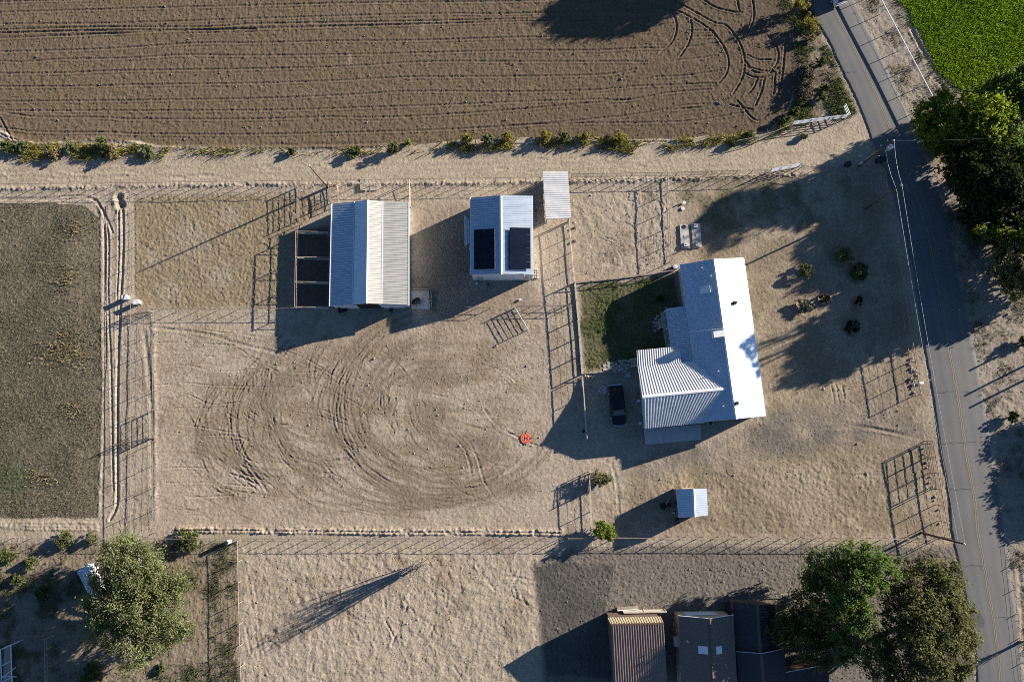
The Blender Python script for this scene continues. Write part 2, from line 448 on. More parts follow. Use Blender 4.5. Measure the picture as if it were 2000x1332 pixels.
# pasture: sparse grey-green stubble, bare to the east
pn = np.clip(.5 + .7 * n3 + .35 * n8, 0, 1)
mix(mP, (.150, .125, .085)); mix(mP * pn * .8, (.092, .082, .054)); mix(mP * np.clip(grain * .5 - .25, 0, 1) * .8, (.30, .255, .18)); mix(mP * np.clip(-grain * .5 - .25, 0, 1) * .7, (.055, .055, .032))
east = region([(150, 400), (200, 420), (200, 1012), (165, 1012), (172, 800), (130, 600)], 26, 10); mix(mP * east * .6, (.235, .19, .125))
mix(mP * np.clip(np.exp(-((GU - 20) ** 2 + (GV - 935) ** 2) / 35 ** 2) - .3 * n1, 0, 1) * .7, (.055, .085, .03))
# ploughed field
mix(mF, (.150, .110, .070)); mix(mF * np.clip(n3 * .6 + n8 * .5, 0, 1) * .5, (.122, .088, .055))
fe = np.clip((GU - 850) / 700, 0, 1); mix(mF * fe * .65, (.092, .068, .046))
st = fbm(1.4, 41, 3, ax=9, ay=.7); mix(mF * np.clip(st, 0, 1) * .35, (.20, .146, .102))
mix(mF * np.clip(vn(.5, 44, .5, 4) - .25, 0, 1) * .16, (.21, .155, .108))
mix(mF * np.clip(vn(2.2, 46) + .6 * vn(.6, 47) - 1.0, 0, 1) * .8 * (GU < 900), (.085, .09, .045))
for (u, v, w, h) in ((683, 117, 4, 11), (825, 57, 3.5, 10), (204, 266, 2.5, 8)):
    mix(region([(u - w, v - h), (u + w, v - h), (u + w, v + h), (u - w, v + h)], 2, 1) * .8, (.27, .20, .14))
# crop and lawn soil
mix(mC, (.06, .10, .014)); mix(mC * np.clip(n3 + .3 * n8, 0, 1) * .6, (.10, .15, .03)); mix(mGs * .9, (.085, .085, .035))
mix(mGs * np.clip(.3 + n3, 0, 1) * .7, (.055, .075, .022))
# fine mottling of every soil
TINT *= np.clip(1 + .07 * grain2 + .07 * n1 + .10 * grain, .5, 1.6)[..., None]
TINT *= (1 - .55 * np.clip(grain2 - 1.9, 0, 1) * (1 - mF))[..., None]

# ---- relief
hard = np.clip(1 - mF - mP - mC, 0, 1)
H += hard * (.010 * fbm(2.5, 21, 5) + .0075 * grain2 + .0115 * grain + .03 * fbm(12, 22, 3))
trod = np.clip(fbm(5, 23, 3) * .9 + .45, 0, 1)
H += hard * (1 - mL) * trod * (.008 * clod + .006 * grain2 + .016 * np.abs(fbm(.8, 24, 3)))
H += mCo * (.010 * clod + .011 * grain2 + .006 * grain)
H += mGS * (.007 * grain + .008 * grain2)
H += mF * (.012 * clod + .018 * grain2 + .014 * grain + .012 * vn(.28, 25, .6, 3.0))
H += mP * (.008 * clod + .020 * np.clip(grain2, 0, 3) + .016 * grain + .03 * fbm(6, 26, 3))
H += mC * (.05 * fbm(1.4, 27, 3) + .05 * np.clip(grain2, 0, 3) + .02 * grain) + mGs * (.03 * np.clip(grain2, 0, 3) + .012 * grain)
H += mL * (.008 * vn(.3, 28, 9, .8) + .014 * fbm(1.6, 29, 3, ax=2.6) * np.clip(fbm(7, 30, 2) + .3, 0, 1))
H += (mWN + mVE) * (.03 * fbm(1.0, 31, 3) + .015 * clod)
H += mSW * (.012 * clod + .010 * grain + .03 * fbm(1.5, 32, 3))
s_lot = region([(470, 1070), (1040, 1080), (1060, 1400), (470, 1400)], 3, 3)
H += s_lot * (.085 * np.abs(fbm(1.7, 33, 4)) + .05 * fbm(.6, 34, 3) * np.clip(.6 + n3, 0, 1) + .03 * fbm(1.2, 37, 3, ax=.5, ay=1.8) + .004 * grain)
pits = region([(1120, 380), (1300, 350), (1310, 520), (1125, 545)], 6, 4); H += pits * (.045 * fbm(1.1, 35, 4) + .014 * clod)
H += region([(1440, 900), (1720, 880), (1760, 1040), (1200, 1045), (1160, 960)], 12, 8) * (.07 * np.abs(fbm(.75, 36, 3)) + .025 * fbm(.5, 38, 2))

# furrow lines of the ploughed field
furrows = [
 [(-60, 6), (0, 4), (178, 0)], [(-60, 26), (0, 25), (204, 19), (500, 11), (730, 6), (1000, 3), (1200, -4)],
 [(-60, 49), (0, 48), (255, 45), (500, 37), (730, 30), (883, 27), (1000, 27), (1290, 18)],
 [(-60, 60), (0, 59), (179, 54), (408, 53), (500, 47), (755, 43), (1000, 38), (1200, 33)],
 [(-60, 66), (0, 65), (204, 60), (500, 56), (806, 48), (1000, 42), (1150, 40)],
 [(-60, 77), (0, 75), (179, 68), (332, 61), (500, 57)],
 [(-60, 103), (0, 102), (204, 96), (383, 85), (500, 84), (653, 81), (832, 79), (1000, 74), (1180, 71), (1268, 61)],
 [(-60, 120), (0, 120), (51, 121), (128, 116), (255, 114), (357, 108), (500, 109), (679, 107), (857, 103), (1000, 99.5), (1153, 99), (1255, 95), (1296, 95)],
 [(-60, 144), (0, 144), (128, 143), (230, 139), (500, 135), (679, 130), (832, 121), (1000, 121), (1263, 121)],
 [(-60, 170), (0, 170), (153, 169), (281, 166), (500, 163), (653, 158), (806, 151), (1000, 150), (1179, 146), (1242, 135)],
 [(-60, 199), (0, 199), (230, 197), (500, 193), (679, 186), (806, 179), (1000, 180), (1166, 176), (1230, 170), (1398, 163)],
 [(-60, 217), (0, 217), (500, 216), (730, 210), (908, 204), (1000, 200), (1153, 195), (1230, 195), (1306, 182), (1388, 175)],
 [(-60, 212), (0, 219), (77, 229), (204, 230), (255, 233), (500, 233), (628, 229), (730, 230), (857, 225), (1000, 215), (1128, 204), (1230, 195)],
 [(-60, 240), (0, 249), (77, 258), (204, 259), (281, 262), (500, 263), (730, 258), (883, 253), (1000, 246), (1128, 236), (1255, 222), (1332, 207), (1398, 203)],
 [(1000, 246), (1128, 241), (1255, 240), (1357, 236), (1449, 221)],
 [(1346, 61), (1392, 60)], [(1346, 73), (1398, 71)], [(1340, 92), (1360, 91), (1400, 84)], [(1320, 119), (1360, 115), (1402, 109)],
 [(1280, 151), (1340, 148), (1408, 139)], [(1300, 215), (1350, 212), (1400, 205)]]
for k, f in enumerate(furrows):
    deep = 1.0 if k in (3, 4, 5) else .75
    groove(f, .15, .095 * deep, .07 * deep, .15)
    q = [(u, v + 5.5) for u, v in f]
    groove(q, .18, .03, .012, .95)
arcs = [
 [(1310, 19), (1320, 43), (1320, 64), (1311, 84), (1288, 105)], [(1348, 36), (1351, 59), (1345, 84), (1327, 112)],
 [(1294, 17), (1332, 26), (1383, 56), (1408, 84), (1422, 115), (1419, 143), (1403, 163)],
 [(1316, 1), (1357, 24), (1396, 45), (1419, 51), (1444, 84), (1454, 120), (1449, 153), (1431, 184)],
 [(1373, 0), (1398, 15), (1434, 24), (1449, 25)], [(1457, 122), (1467, 133), (1500, 140), (1520, 133)],
 [(1454, 143), (1472, 151), (1500, 151), (1525, 140)], [(1460, 108), (1480, 117), (1505, 117)], [(1457, 130), (1480, 143), (1512, 141)],
 [(1480, 153), (1470, 174), (1454, 189)], [(1493, 153), (1487, 179), (1475, 207)],
 [(1470, 0), (1472, 33), (1462, 61), (1444, 82)], [(1439, 0), (1444, 23)], [(1500, 71), (1515, 89), (1520, 115), (1505, 143)],
 [(1533, 89), (1528, 143), (1523, 173), (1515, 186)], [(1514, 143), (1511, 186)], [(1425, 205), (1470, 215)], [(1440, 197), (1475, 235), (1500, 225)],
 [(0, 230), (15, 258), (24, 274)], [(-10, 255), (10, 266), (36, 275)], [(930, 285), (1100, 280), (1300, 277)]]
for a in arcs: groove(a, .13, .11, .08, .1)
for k in range(9):   # herring-bone tread at the turning place
    groove([(1470 + k * 6, 105 + 3 * k), (1468 + k * 7, 140 + k)], .1, .03, .02, .4)
ridge([(-60, 262), (0, 262), (40, 276), (100, 280), (180, 273), (250, 276), (300, 287), (480, 289), (640, 288), (800, 283)], .3, .14)
groove([(500, 284), (640, 282), (800, 279), (1000, 270)], .22, .06, .03, .9)
GAIN = .55
# lane-side berms under the north fence, lips of the lane
ridge([(-60, 369), (0, 369), (250, 364), (480, 361), (640, 360), (800, 359), (1040, 356), (1300, 351), (1690, 336)], .36, .13, .9)
for a in ([(-60, 336), (100, 335), (400, 330), (700, 326), (1000, 322), (1300, 318), (1660, 296)], [(-60, 350), (300, 346), (700, 339), (1100, 333), (1450, 326)], [(-60, 322), (300, 320), (640, 314), (1100, 308), (1500, 298)]):
    groove(a, .3, .025, .012, .8)
rs = np.random.RandomState(3)
for u, v in ((20, 338), (30, 345), (115, 342), (110, 349), (155, 339), (168, 349), (238, 345), (258, 336), (350, 347), (405, 343), (520, 324), (535, 333), (640, 322), (655, 327), (1060, 312), (1110, 311), (1200, 310), (1250, 312), (1250, 325), (980, 330)):
    groove([(u - 9 + rs.uniform(-3, 3), v), (u + 9, v + rs.uniform(-1.5, 1.5))], .22, .07, .05, .3)
GAIN = .85
# two-track ruts and ditches along the western fences
for a, w, d, r in (([(0, 388), (100, 387), (150, 383), (185, 390), (200, 410), (212, 435), (220, 455)], .18, .10, .08),
                   ([(-60, 391), (0, 391), (120, 390), (170, 388), (192, 400), (205, 425), (212, 470), (211, 560), (213, 640), (216, 700), (218, 800), (220, 900), (222, 960)], .16, .10, .10),
                   ([(240, 412), (240, 480), (238, 540), (235, 590), (232, 650), (230, 720), (229, 800), (229, 870), (229, 930), (228, 985), (215, 1015)], .22, .16, .12),
                   ([(232, 412), (232, 500), (229, 580), (226, 700)], .14, .10, .06),
                   ([(204, 440), (206, 560), (207, 640), (206, 720)], .16, .08, .07),
                   ([(262, 380), (263, 480), (262, 580)], .18, .03, .04), ([(282, 650), (294, 760), (296, 860), (298, 960)], .35, .07, .06)):
    groove(a, w * .85, d * 1.15, r * .55, .12)
ridge([(198, 400), (199, 600), (199, 820), (195, 960), (190, 1010)], .2, .05, .9)
for u, v in ((232, 387), (236, 401)):   # the two holes dug by the corner
    sl, D = dist_to([P(u, v)], 1.6); H[sl] += -.45 * np.exp(-(D / .5) ** 2) + .10 * np.exp(-((D - .9) / .3) ** 2)
ridge([(290, 610), (300, 640), (300, 700), (302, 800), (300, 900), (304, 1010)], .35, .06, .5)
# twin furrow along the southern fence
for dv, h in ((0, .17), (6.5, .16), (-5, .04)):
    ridge([(345, 1034 + dv), (400, 1032 + dv), (600, 1034 + dv), (800, 1036 + dv), (960, 1036 + dv), (1100, 1038 + dv)], .15, h, 1.2)
for dv, h in ((0, .07), (7, .08), (13, .08)):
    ridge([(0, 1020 + dv * .6), (60, 1020 + dv), (130, 1021 + dv), (190, 1022 + dv)], .2, h, .8)
GAIN = 1.35
# riding arena: loops of wheel marks
rs = np.random.RandomState(12)
def loop(cu, cv, ru, rv, a0, a1, gap=0, **k):
    n = 10
    pts = [(cu + (ru + gap) * math.cos(a0 + (a1 - a0) * i / n), cv + (rv + gap) * math.sin(a0 + (a1 - a0) * i / n)) for i in range(n + 1)]
    groove([(u + rs.normal(0, 1.2), v + rs.normal(0, 1.2)) for u, v in pts], **k)
for k in range(38):
    r = rs.uniform(60, 240); a0 = rs.uniform(.3, 3.4); ln = rs.uniform(.5, 1.7)
    cu, cv = 870 + rs.normal(0, 34), 800 + rs.normal(0, 20)
    dp = rs.uniform(.008, .024)
    for gp in (0, 2.6, 13, 15.6): loop(cu, cv, r, r * .82, a0, a0 + ln, gp, w=.10, d=dp, rim=dp * .7, brk=.75, tint=(.20, .155, .108), ts=.5)
for k in range(30):
    r = rs.uniform(50, 190); a0 = rs.uniform(1.2, 3.2); ln = rs.uniform(.6, 1.7)
    cu, cv = 600 + rs.normal(0, 55), 810 + rs.normal(0, 36)
    dp = rs.uniform(.009, .027)
    for gp in (0, 2.6, 12, 14.6): loop(cu, cv, r, r * .85, a0, a0 + ln, gp, w=.10, d=dp, rim=dp * .7, brk=.75, tint=(.20, .155, .108), ts=.5)
for k in range(60):
    u, v = rs.uniform(350, 1010), rs.uniform(690, 1000); a = rs.normal(.08, .35); L = rs.uniform(50, 200)
    groove([(u - L / 2 * math.cos(a), v - L / 2 * math.sin(a)), (u, v + rs.normal(0, 8)), (u + L / 2 * math.cos(a), v + L / 2 * math.sin(a))], .10, .022, .016, .6, tint=(.225, .17, .112), ts=.35)
for k in range(13):   # drag ripples on the west side
    v = 640 + k * 27 + rs.normal(0, 5)
    groove([(305, v + 3), (360, v + rs.normal(0, 4)), (400 + rs.uniform(0, 60), v + 5 + rs.normal(0, 6)), (450 + rs.uniform(0, 130), v + 9 + rs.normal(0, 9))], .10, .035, .03, 1.1)
GAIN = .75
groove([(300, 640), (400, 652), (470, 672), (545, 690)], .2, .06, .05, .2)
for a in ([(820, 770), (828, 800), (838, 825), (846, 856)], [(826, 785), (836, 812), (846, 840)], [(822, 766), (850, 772), (872, 776)], [(945, 799), (960, 820), (980, 838), (1015, 856)], [(1028, 864), (1048, 870)],
          [(898, 846), (915, 862), (925, 880), (935, 905), (945, 940), (965, 970), (983, 996)], [(880, 850), (905, 875), (915, 900), (920, 925)],
          [(970, 727), (990, 746)], [(977, 730), (998, 745)], [(990, 731), (1008, 747)], [(455, 915), (490, 932)], [(452, 925), (500, 945)], [(470, 905), (510, 955)], [(484, 905), (522, 962)]):
    groove(a, .11, .085, .05, .5)
    groove([(u + 2.6, v - 1.2) for u, v in a], .10, .05, .03, .7)
for k in range(16):
    u, v = rs.uniform(455, 520), rs.uniform(880, 950); groove([(u - 12, v - 14), (u, v), (u + 16, v + 12)], .10, .06, .035, .4)
# pens and garden east of the open shed
for q in range(5):
    for a in ([(1170, 458), (1185, 474), (1198, 490), (1210, 510), (1213, 530)], [(1178, 466), (1200, 475), (1216, 490), (1225, 512), (1226, 503)], [(1222, 433), (1240, 445), (1247, 470), (1245, 490)], [(1195, 462), (1215, 450), (1228, 455)]):
        o1, o2 = (q - 2) * 2.4 + rs.normal(0, .5), rs.normal(0, 1.5)
        groove([(u + o1, v - o1 * .8 + o2) for u, v in a], .10, .045 + .035 * (q == 1), .035, .6)
for k in range(12):
    groove([(1259 + k * 3.6 + rs.normal(0, .4), 462 + rs.normal(0, 2)), (1261 + k * 3.5, 485), (1262 + k * 3.5 + rs.normal(0, .6), 508 + rs.normal(0, 2))], .10, .07, .05, .35)
for cu, cv, r in ((1285, 408, 15), (1236, 385, 10)):
    loop(cu, cv, r, r, 0, 5.6, w=.11, d=.05, rim=.05, brk=.5)
# planting basins of the front yard shrubs
for cu, cv, r in ((1571, 530, 19), (1640, 503, 22), (1672, 533, 22), (1607, 586, 14), (1570, 600, 16), (1674, 590, 13), (1660, 640, 18)):
    sl, D = dist_to([P(cu, cv)], r / 13.4 + .8); H[sl] += -.10 * np.exp(-(D / (r / 14.5)) ** 4) + .06 * np.exp(-((D - r / 12.6) / .22) ** 2)
# south lot scribbles
for k in range(60):
    u, v = rs.uniform(480, 1040), rs.uniform(1100, 1330); a = rs.normal(1.1, .7); L = rs.uniform(14, 60)
    groove([(u, v), (u + L * math.cos(a) * .5, v + L * math.sin(a) * .5 + rs.normal(0, 2)), (u + L * math.cos(a), v + L * math.sin(a))], .17, rs.uniform(.02, .05), .03, .9)
groove([(742, 1190), (760, 1225), (770, 1245)], .13, .06, .05, .7); groove([(795, 1185), (780, 1225), (765, 1260)], .15, .07, .05, .6)
for dv in (0, 9): groove([(478, 1100), (490, 1160), (500, 1250), (520, 1332)] if dv == 0 else [(486, 1100), (498, 1160), (509, 1250), (530, 1332)], .2, .03, .02, .5)
# wheel marks of the front yard and drive
for k in range(12):
    o = k * 7
    groove([(1655 + o, 660 + k * 2), (1680 + o * .8, 710), (1690 + o * .8, 760)], .16, .03, .02, .5)
for a in ([(1622, 745), (1630, 790)], [(1632, 748), (1640, 790)], [(1645, 752), (1650, 780)]): groove(a, .12, .06, .04, .5)
for k in range(8): groove([(1590 + k * 3, 935 + k * 1.5), (1640, 925 + k * 2), (1690, 930 - k)], .15, .03, .025, .5)
for k in range(6): groove([(1400 + k * 4, 880 - 3 * k), (1500, 850 - 4 * k), (1650, 835 - 2 * k), (1800, 850 + 2 * k)], .22, .02, .012, .6)
groove([(1195, 905), (1205, 950), (1208, 1000)], .2, .05, .03, .3); groove([(1186, 912), (1198, 960), (1201, 1000)], .2, .03, .02, .5)
for k in range(5): groove([(1770 + 12 * k, 40 + 22 * k), (1800 + 10 * k, 95 + 18 * k)], .25, .06, .04, .3)
groove([(1778, 48), (1800, 100), (1822, 150), (1850, 178)], .25, .08, .05, .2)
groove([(1960, 880), (1965, 960), (1975, 1010)], .2, .06, .05, .3); groove([(1990, 1110), (1996, 1200), (2004, 1332)], .3, .10, .06, .3)
# level pads under the buildings' slabs, bed of the road, flat rim
road_l = [(1545, -140), (1564, -60), (1582, 20), (1608, 67), (1635, 122), (1657, 165), (1679, 212), (1702, 283), (1724, 335), (1748, 398), (1771, 495), (1793, 600), (1806, 690), (1819, 762), (1834, 866), (1852, 978), (1862, 1056), (1883, 1156), (1898, 1250), (1908, 1332), (1920, 1430), (1928, 1500)]
road_r = [(1600, -140), (1632, -60), (1668, 10), (1699, 69), (1730, 133), (1751, 180), (1772, 228), (1793, 283), (1815, 330), (1836, 395), (1857, 470), (1882, 585), (1896, 655), (1911, 745), (1930, 850), (1954, 993), (1964, 1066), (1978, 1165), (1990, 1250), (2000, 1332), (2014, 1430), (2022, 1500)]
mR = region(road_l + road_r[::-1], 0)
mR = (blur(mR, 3) > .995).astype(np.float32)
H = H * (1 - mR) - .10 * mR
edge = np.minimum(np.minimum(GX - X0, X1 - GX), np.minimum(GY - Y0, Y1 - GY)); H *= np.clip(edge / 3.0, 0, 1)
def hz(x, y):
    i, j = int(round((x - X0) / ST)), int(round((y - Y0) / ST))
    return float(H[j, i]) if 0 <= i < NX and 0 <= j < NY else 0.0

# ---- split the sheet into named grounds
def soil_mat(name, fine, bumpy, rough=.95):
    m, nt, bs = new_mat(name)
    at = nt.nodes.new("ShaderNodeAttribute"); at.attribute_name = "soil"
    tc = nt.nodes.new("ShaderNodeTexCoord")
    nz = nt.nodes.new("ShaderNodeTexNoise"); nz.inputs["Scale"].default_value = fine; nz.inputs["Detail"].default_value = 6
    nt.links.new(tc.outputs["Object"], nz.inputs["Vector"])
    rp = nt.nodes.new("ShaderNodeValToRGB")
    rp.color_ramp.elements[0].position = .3; rp.color_ramp.elements[0].color = (.72, .72, .72, 1)
    rp.color_ramp.elements[1].position = .7; rp.color_ramp.elements[1].color = (1.22, 1.22, 1.22, 1)
    nt.links.new(nz.outputs[0], rp.inputs[0])
    mx = nt.nodes.new("ShaderNodeMix"); mx.data_type = 'RGBA'; mx.blend_type = 'MULTIPLY'; mx.inputs[0].default_value = 1.0
    nt.links.new(at.outputs["Color"], mx.inputs["A"]); nt.links.new(rp.outputs[0], mx.inputs["B"])
    nt.links.new(mx.outputs["Result"], bs.inputs["Base Color"])
    bs.inputs["Roughness"].default_value = rough; bs.inputs["Specular IOR Level"].default_value = .15
    bp = nt.nodes.new("ShaderNodeBump"); bp.inputs["Strength"].default_value = bumpy; bp.inputs["Distance"].default_value = .04
    nt.links.new(nz.outputs[0], bp.inputs["Height"]); nt.links.new(bp.outputs[0], bs.inputs["Normal"])
    return m
fc = lambda A: (A[:-1, :-1] + A[1:, :-1] + A[:-1, 1:] + A[1:, 1:]) / 4
zone = np.zeros((NY - 1, NX - 1), np.int8)
zone[fc(mL) > .5] = 1
zone[fc(mP) > .5] = 2; zone[fc(mC) > .5] = 3; zone[fc(mG) > .5] = 4; zone[fc(mF) > .5] = 5
idx = np.arange(NX * NY, dtype=np.int64).reshape(NY, NX)
quads = np.stack([idx[:-1, :-1], idx[:-1, 1:], idx[1:, 1:], idx[1:, :-1]], -1)
allV = np.stack([GX, GY, H], -1).reshape(-1, 3)
allC = np.concatenate([TINT.reshape(-1, 3), np.ones((NX * NY, 1), np.float32)], 1)
dirt_m = soil_mat("dry_dirt", 9, .5)
for k, (nm, mt) in enumerate((("ground", dirt_m), ("dirt_lane", dirt_m), ("pasture", soil_mat("stubble_soil", 7, .6)),
                              ("crop_field", soil_mat("green_soil", 6, .6)), ("lawn", soil_mat("lawn_soil", 8, .6)), ("ploughed_field", soil_mat("ploughed_soil", 8, .6)))):
    q = quads[zone == k]
    used, inv = np.unique(q, return_inverse=True)
    me = raw_mesh(nm, allV[used], inv.reshape(-1, 4), mt, True)
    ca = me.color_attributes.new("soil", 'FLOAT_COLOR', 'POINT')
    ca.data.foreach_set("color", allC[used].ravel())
    o = put(nm, me); tag(o, kind="structure")
# far terrain, a ring round the sheet out to the horizon
R_ = 2500.0
tv = [(X0, Y0, 0), (X1, Y0, 0), (X1, Y1, 0), (X0, Y1, 0), (-R_, -R_, 0), (R_, -R_, 0), (R_, R_, 0), (-R_, R_, 0)]
me = bpy.data.meshes.new("terrain"); me.from_pydata(tv, [], [(4, 5, 1, 0), (5, 6, 2, 1), (6, 7, 3, 2), (7, 4, 0, 3)])
me.materials.append(mat("far_soil", (.20, .16, .11), (.13, .13, .07), .02, .95)); tag(put("terrain", me), kind="structure")

# ------------------------------------------------------------------ the road
NS = 900
def resample(px, n):
    pts = smooth_path([P(u, v) for u, v in px], .3)
    d = [0]
    for a, b in zip(pts, pts[1:]): d.append(d[-1] + (b - a).length)
    t = np.linspace(0, d[-1], n); A = np.array(pts)
    return np.stack([np.interp(t, d, A[:, k]) for k in range(3)], 1), d[-1]
RL, len_l = resample(road_l, NS); RR, _ = resample(road_r, NS)
rj = np.random.RandomState(9)
jl = np.interp(np.arange(NS), np.arange(0, NS, 3), rj.normal(0, .03, len(range(0, NS, 3)))) + np.interp(np.arange(NS), np.arange(0, NS, 25), rj.normal(0, .10, len(range(0, NS, 25))))
jr = np.interp(np.arange(NS), np.arange(0, NS, 3), rj.normal(0, .05, len(range(0, NS, 3)))) + np.interp(np.arange(NS), np.arange(0, NS, 25), rj.normal(0, .08, len(range(0, NS, 25))))
NW_ = 18
S_ = np.linspace(0, 1, NW_ + 1)
across = RR - RL; wid = np.linalg.norm(across, axis=1); acn = across / wid[:, None]
edL = RL + acn * jl[:, None]; edR = RR + acn * jr[:, None]
ROADZ = .035
def road_pt(i, s, dz=0.0):
    p = edL[i] * (1 - s) + edR[i] * s
    return Vector((p[0], p[1], ROADZ + .07 * (1 - (2 * s - 1) ** 2) + dz))
rv, rf, ruv = [], [], []
for i in range(NS):
    for s in S_:
        rv.append(road_pt(i, s)); ruv.append((s, i * len_l / NS))
    for s, e in ((0, -.05), (1, .5)):
        p = road_pt(i, s); rv.append(p + Vector((acn[i][0] * e, acn[i][1] * e, -.20 if s == 0 else -.10))); ruv.append((s, i * len_l / NS))
Wd = NW_ + 3
for i in range(NS - 1):
    a = i * Wd
    for k in range(NW_): rf.append((a + k, a + k + 1, a + Wd + k + 1, a + Wd + k))
    rf.append((a + NW_ + 1, a, a + Wd, a + Wd + NW_ + 1)); rf.append((a + NW_, a + NW_ + 2, a + Wd + NW_ + 2, a + Wd + NW_))
m, nt, bs = new_mat("asphalt")
uvn = nt.nodes.new("ShaderNodeUVMap"); sep = nt.nodes.new("ShaderNodeSeparateXYZ"); nt.links.new(uvn.outputs[0], sep.inputs[0])
wear = nt.nodes.new("ShaderNodeValToRGB")     # polished wheel paths are paler
cr = wear.color_ramp
for pos, c in ((.0, .19), (.05, .135), (.17, .158), (.27, .138), (.38, .160), (.49, .128), (.60, .158), (.72, .138), (.84, .156), (.95, .135), (1.0, .19)):
    if pos in (0.0, 1.0):
        e = cr.elements[0 if pos == 0 else -1]; e.position = pos
    else: e = cr.elements.new(pos)
    e.color = (c, c * .97, c * .945, 1)
nt.links.new(sep.outputs[0], wear.inputs[0])
col, nz = ramp_noise(nt, 22, (.72, .72, .72), (1.25, 1.25, 1.25), .25, .75, 8)
col2, nz2 = ramp_noise(nt, .25, (.90, .90, .91), (1.08, 1.07, 1.05), .3, .7, 5)
x1 = nt.nodes.new("ShaderNodeMix"); x1.data_type = 'RGBA'; x1.blend_type = 'MULTIPLY'; x1.inputs[0].default_value = 1
x2 = nt.nodes.new("ShaderNodeMix"); x2.data_type = 'RGBA'; x2.blend_type = 'MULTIPLY'; x2.inputs[0].default_value = 1
nt.links.new(wear.outputs[0], x1.inputs["A"]); nt.links.new(col, x1.inputs["B"])
nt.links.new(x1.outputs["Result"], x2.inputs["A"]); nt.links.new(col2, x2.inputs["B"])
nt.links.new(x2.outputs["Result"], bs.inputs["Base Color"]); bs.inputs["Roughness"].default_value = .9
bp = nt.nodes.new("ShaderNodeBump"); bp.inputs["Strength"].default_value = .25; bp.inputs["Distance"].default_value = .02
nt.links.new(nz.outputs[0], bp.inputs["Height"]); nt.links.new(bp.outputs[0], bs.inputs["Normal"])
me = bpy.data.meshes.new("road"); me.from_pydata(rv, [], rf); me.materials.append(m)
uvl = me.uv_layers.new(name="UVMap")
li = np.empty(len(me.loops), np.int32); me.loops.foreach_get("vertex_index", li)
uvl.data.foreach_set("uv", np.array(ruv, np.float32)[li].ravel())
me.polygons.foreach_set("use_smooth", np.ones(len(me.polygons), bool))
road = tag(put("road", me), kind="structure")
def strip(name, s0, s1, i0, i1, mt, dz=.008):
    vs, fs = [], []
    for i in range(i0, i1):
        vs += [road_pt(i, s0, dz), road_pt(i, s1, dz)]
    for k in range(i1 - i0 - 1): fs.append((2 * k, 2 * k + 1, 2 * k + 3, 2 * k + 2))
    me = bpy.data.meshes.new(name); me.from_pydata(vs, [], fs); me.materials.append(mt)
    return put(name, me, road)
for e in (-1, 1):
    strip("centre_line", .505 + e * .0175 - .0075, .505 + e * .0175 + .0075, 0, NS, M["yellow"])
crk = mat("tar_crack", (.035, .035, .036), (.05, .05, .05), 4, .9)
for v, s0, s1 in ((140, .05, .30), (470, .0, .5), (765, .05, .45), (766, .62, .78), (864, .05, .75), (954, .03, .5), (1105, .1, .5), (1205, .62, .98), (1180, .0, .1)):
    i = int(np.argmin([abs(plan(p[0], p[1])[1] - v) for p in (edL + edR) / 2])); b = MB(); pts = []
    for q in range(9):
        s = s0 + (s1 - s0) * q / 8; pts.append(road_pt(i, s, .012) + Vector((0, rj.normal(0, .06), 0)))
    vs = []
    for p in pts: vs += [p + Vector((0, .03, 0)), p - Vector((0, .03, 0))]
    b.add(vs, [(2 * k + 1, 2 * k + 3, 2 * k + 2, 2 * k) for k in range(8)]).build("crack", crk, road)
i = int(np.argmin([abs(plan(p[0], p[1])[1] - 1212) for p in (edL + edR) / 2]))
c0 = road_pt(i, .17)
b = MB(); ring = []
for k in range(22):
    q = 2 * math.pi * k / 22; x, y = .95 * math.cos(q), .95 * math.sin(q)
    s = .17 + x / wid[i]; j = min(NS - 1, max(0, int(i - y / (len_l / NS))))
    ring.append(road_pt(j, s, .010))
b.add(ring, [tuple(range(21, -1, -1))]).build("asphalt_patch", M["patch"], road)
# ------------------------------------------------------------------ buildings
def ribbed(a, b, c, d, pitch, rib, seed=0):
    """sheet from eave a-b up to d-c; ribs run eave to ridge. returns verts, faces"""
    a, b, c, d = (Vector(q) for q in (a, b, c, d))
    n = (b - a).cross(d - a).normalized()
    if n.z < 0: n = -n
    L = (b - a).length; m = max(1, int(round(L / pitch)))
    vs, fs = [], []
    prof = ((0.0, 0), (.58, 0), (.68, 1), (.90, 1), (1.0, 0))
    ts = []
    for k in range(m):
        for t, h in prof[:-1]: ts.append(((k + t) / m, h * rib))
    ts.append((1.0, 0))
    for t, h in ts:
        p, q = a.lerp(b, t), d.lerp(c, t)
        vs += [p + n * h, q + n * h]
    for k in range(len(ts) - 1):
        fs.append((2 * k, 2 * k + 2, 2 * k + 3, 2 * k + 1))
    o = len(vs); low = [q - n * .05 for q in (a, b, c, d)]
    vs += low; fs.append((o + 3, o + 2, o + 1, o))
    e = 2 * (len(ts) - 1)
    fs += [(0, o, o + 3, 1), (e, e + 1, o + 2, o + 1)]
    return vs, fs
def toward(p, q, d):
    p, q = Vector(p), Vector(q)
    return p + (q - p).normalized() * d if (q - p).length > d else p
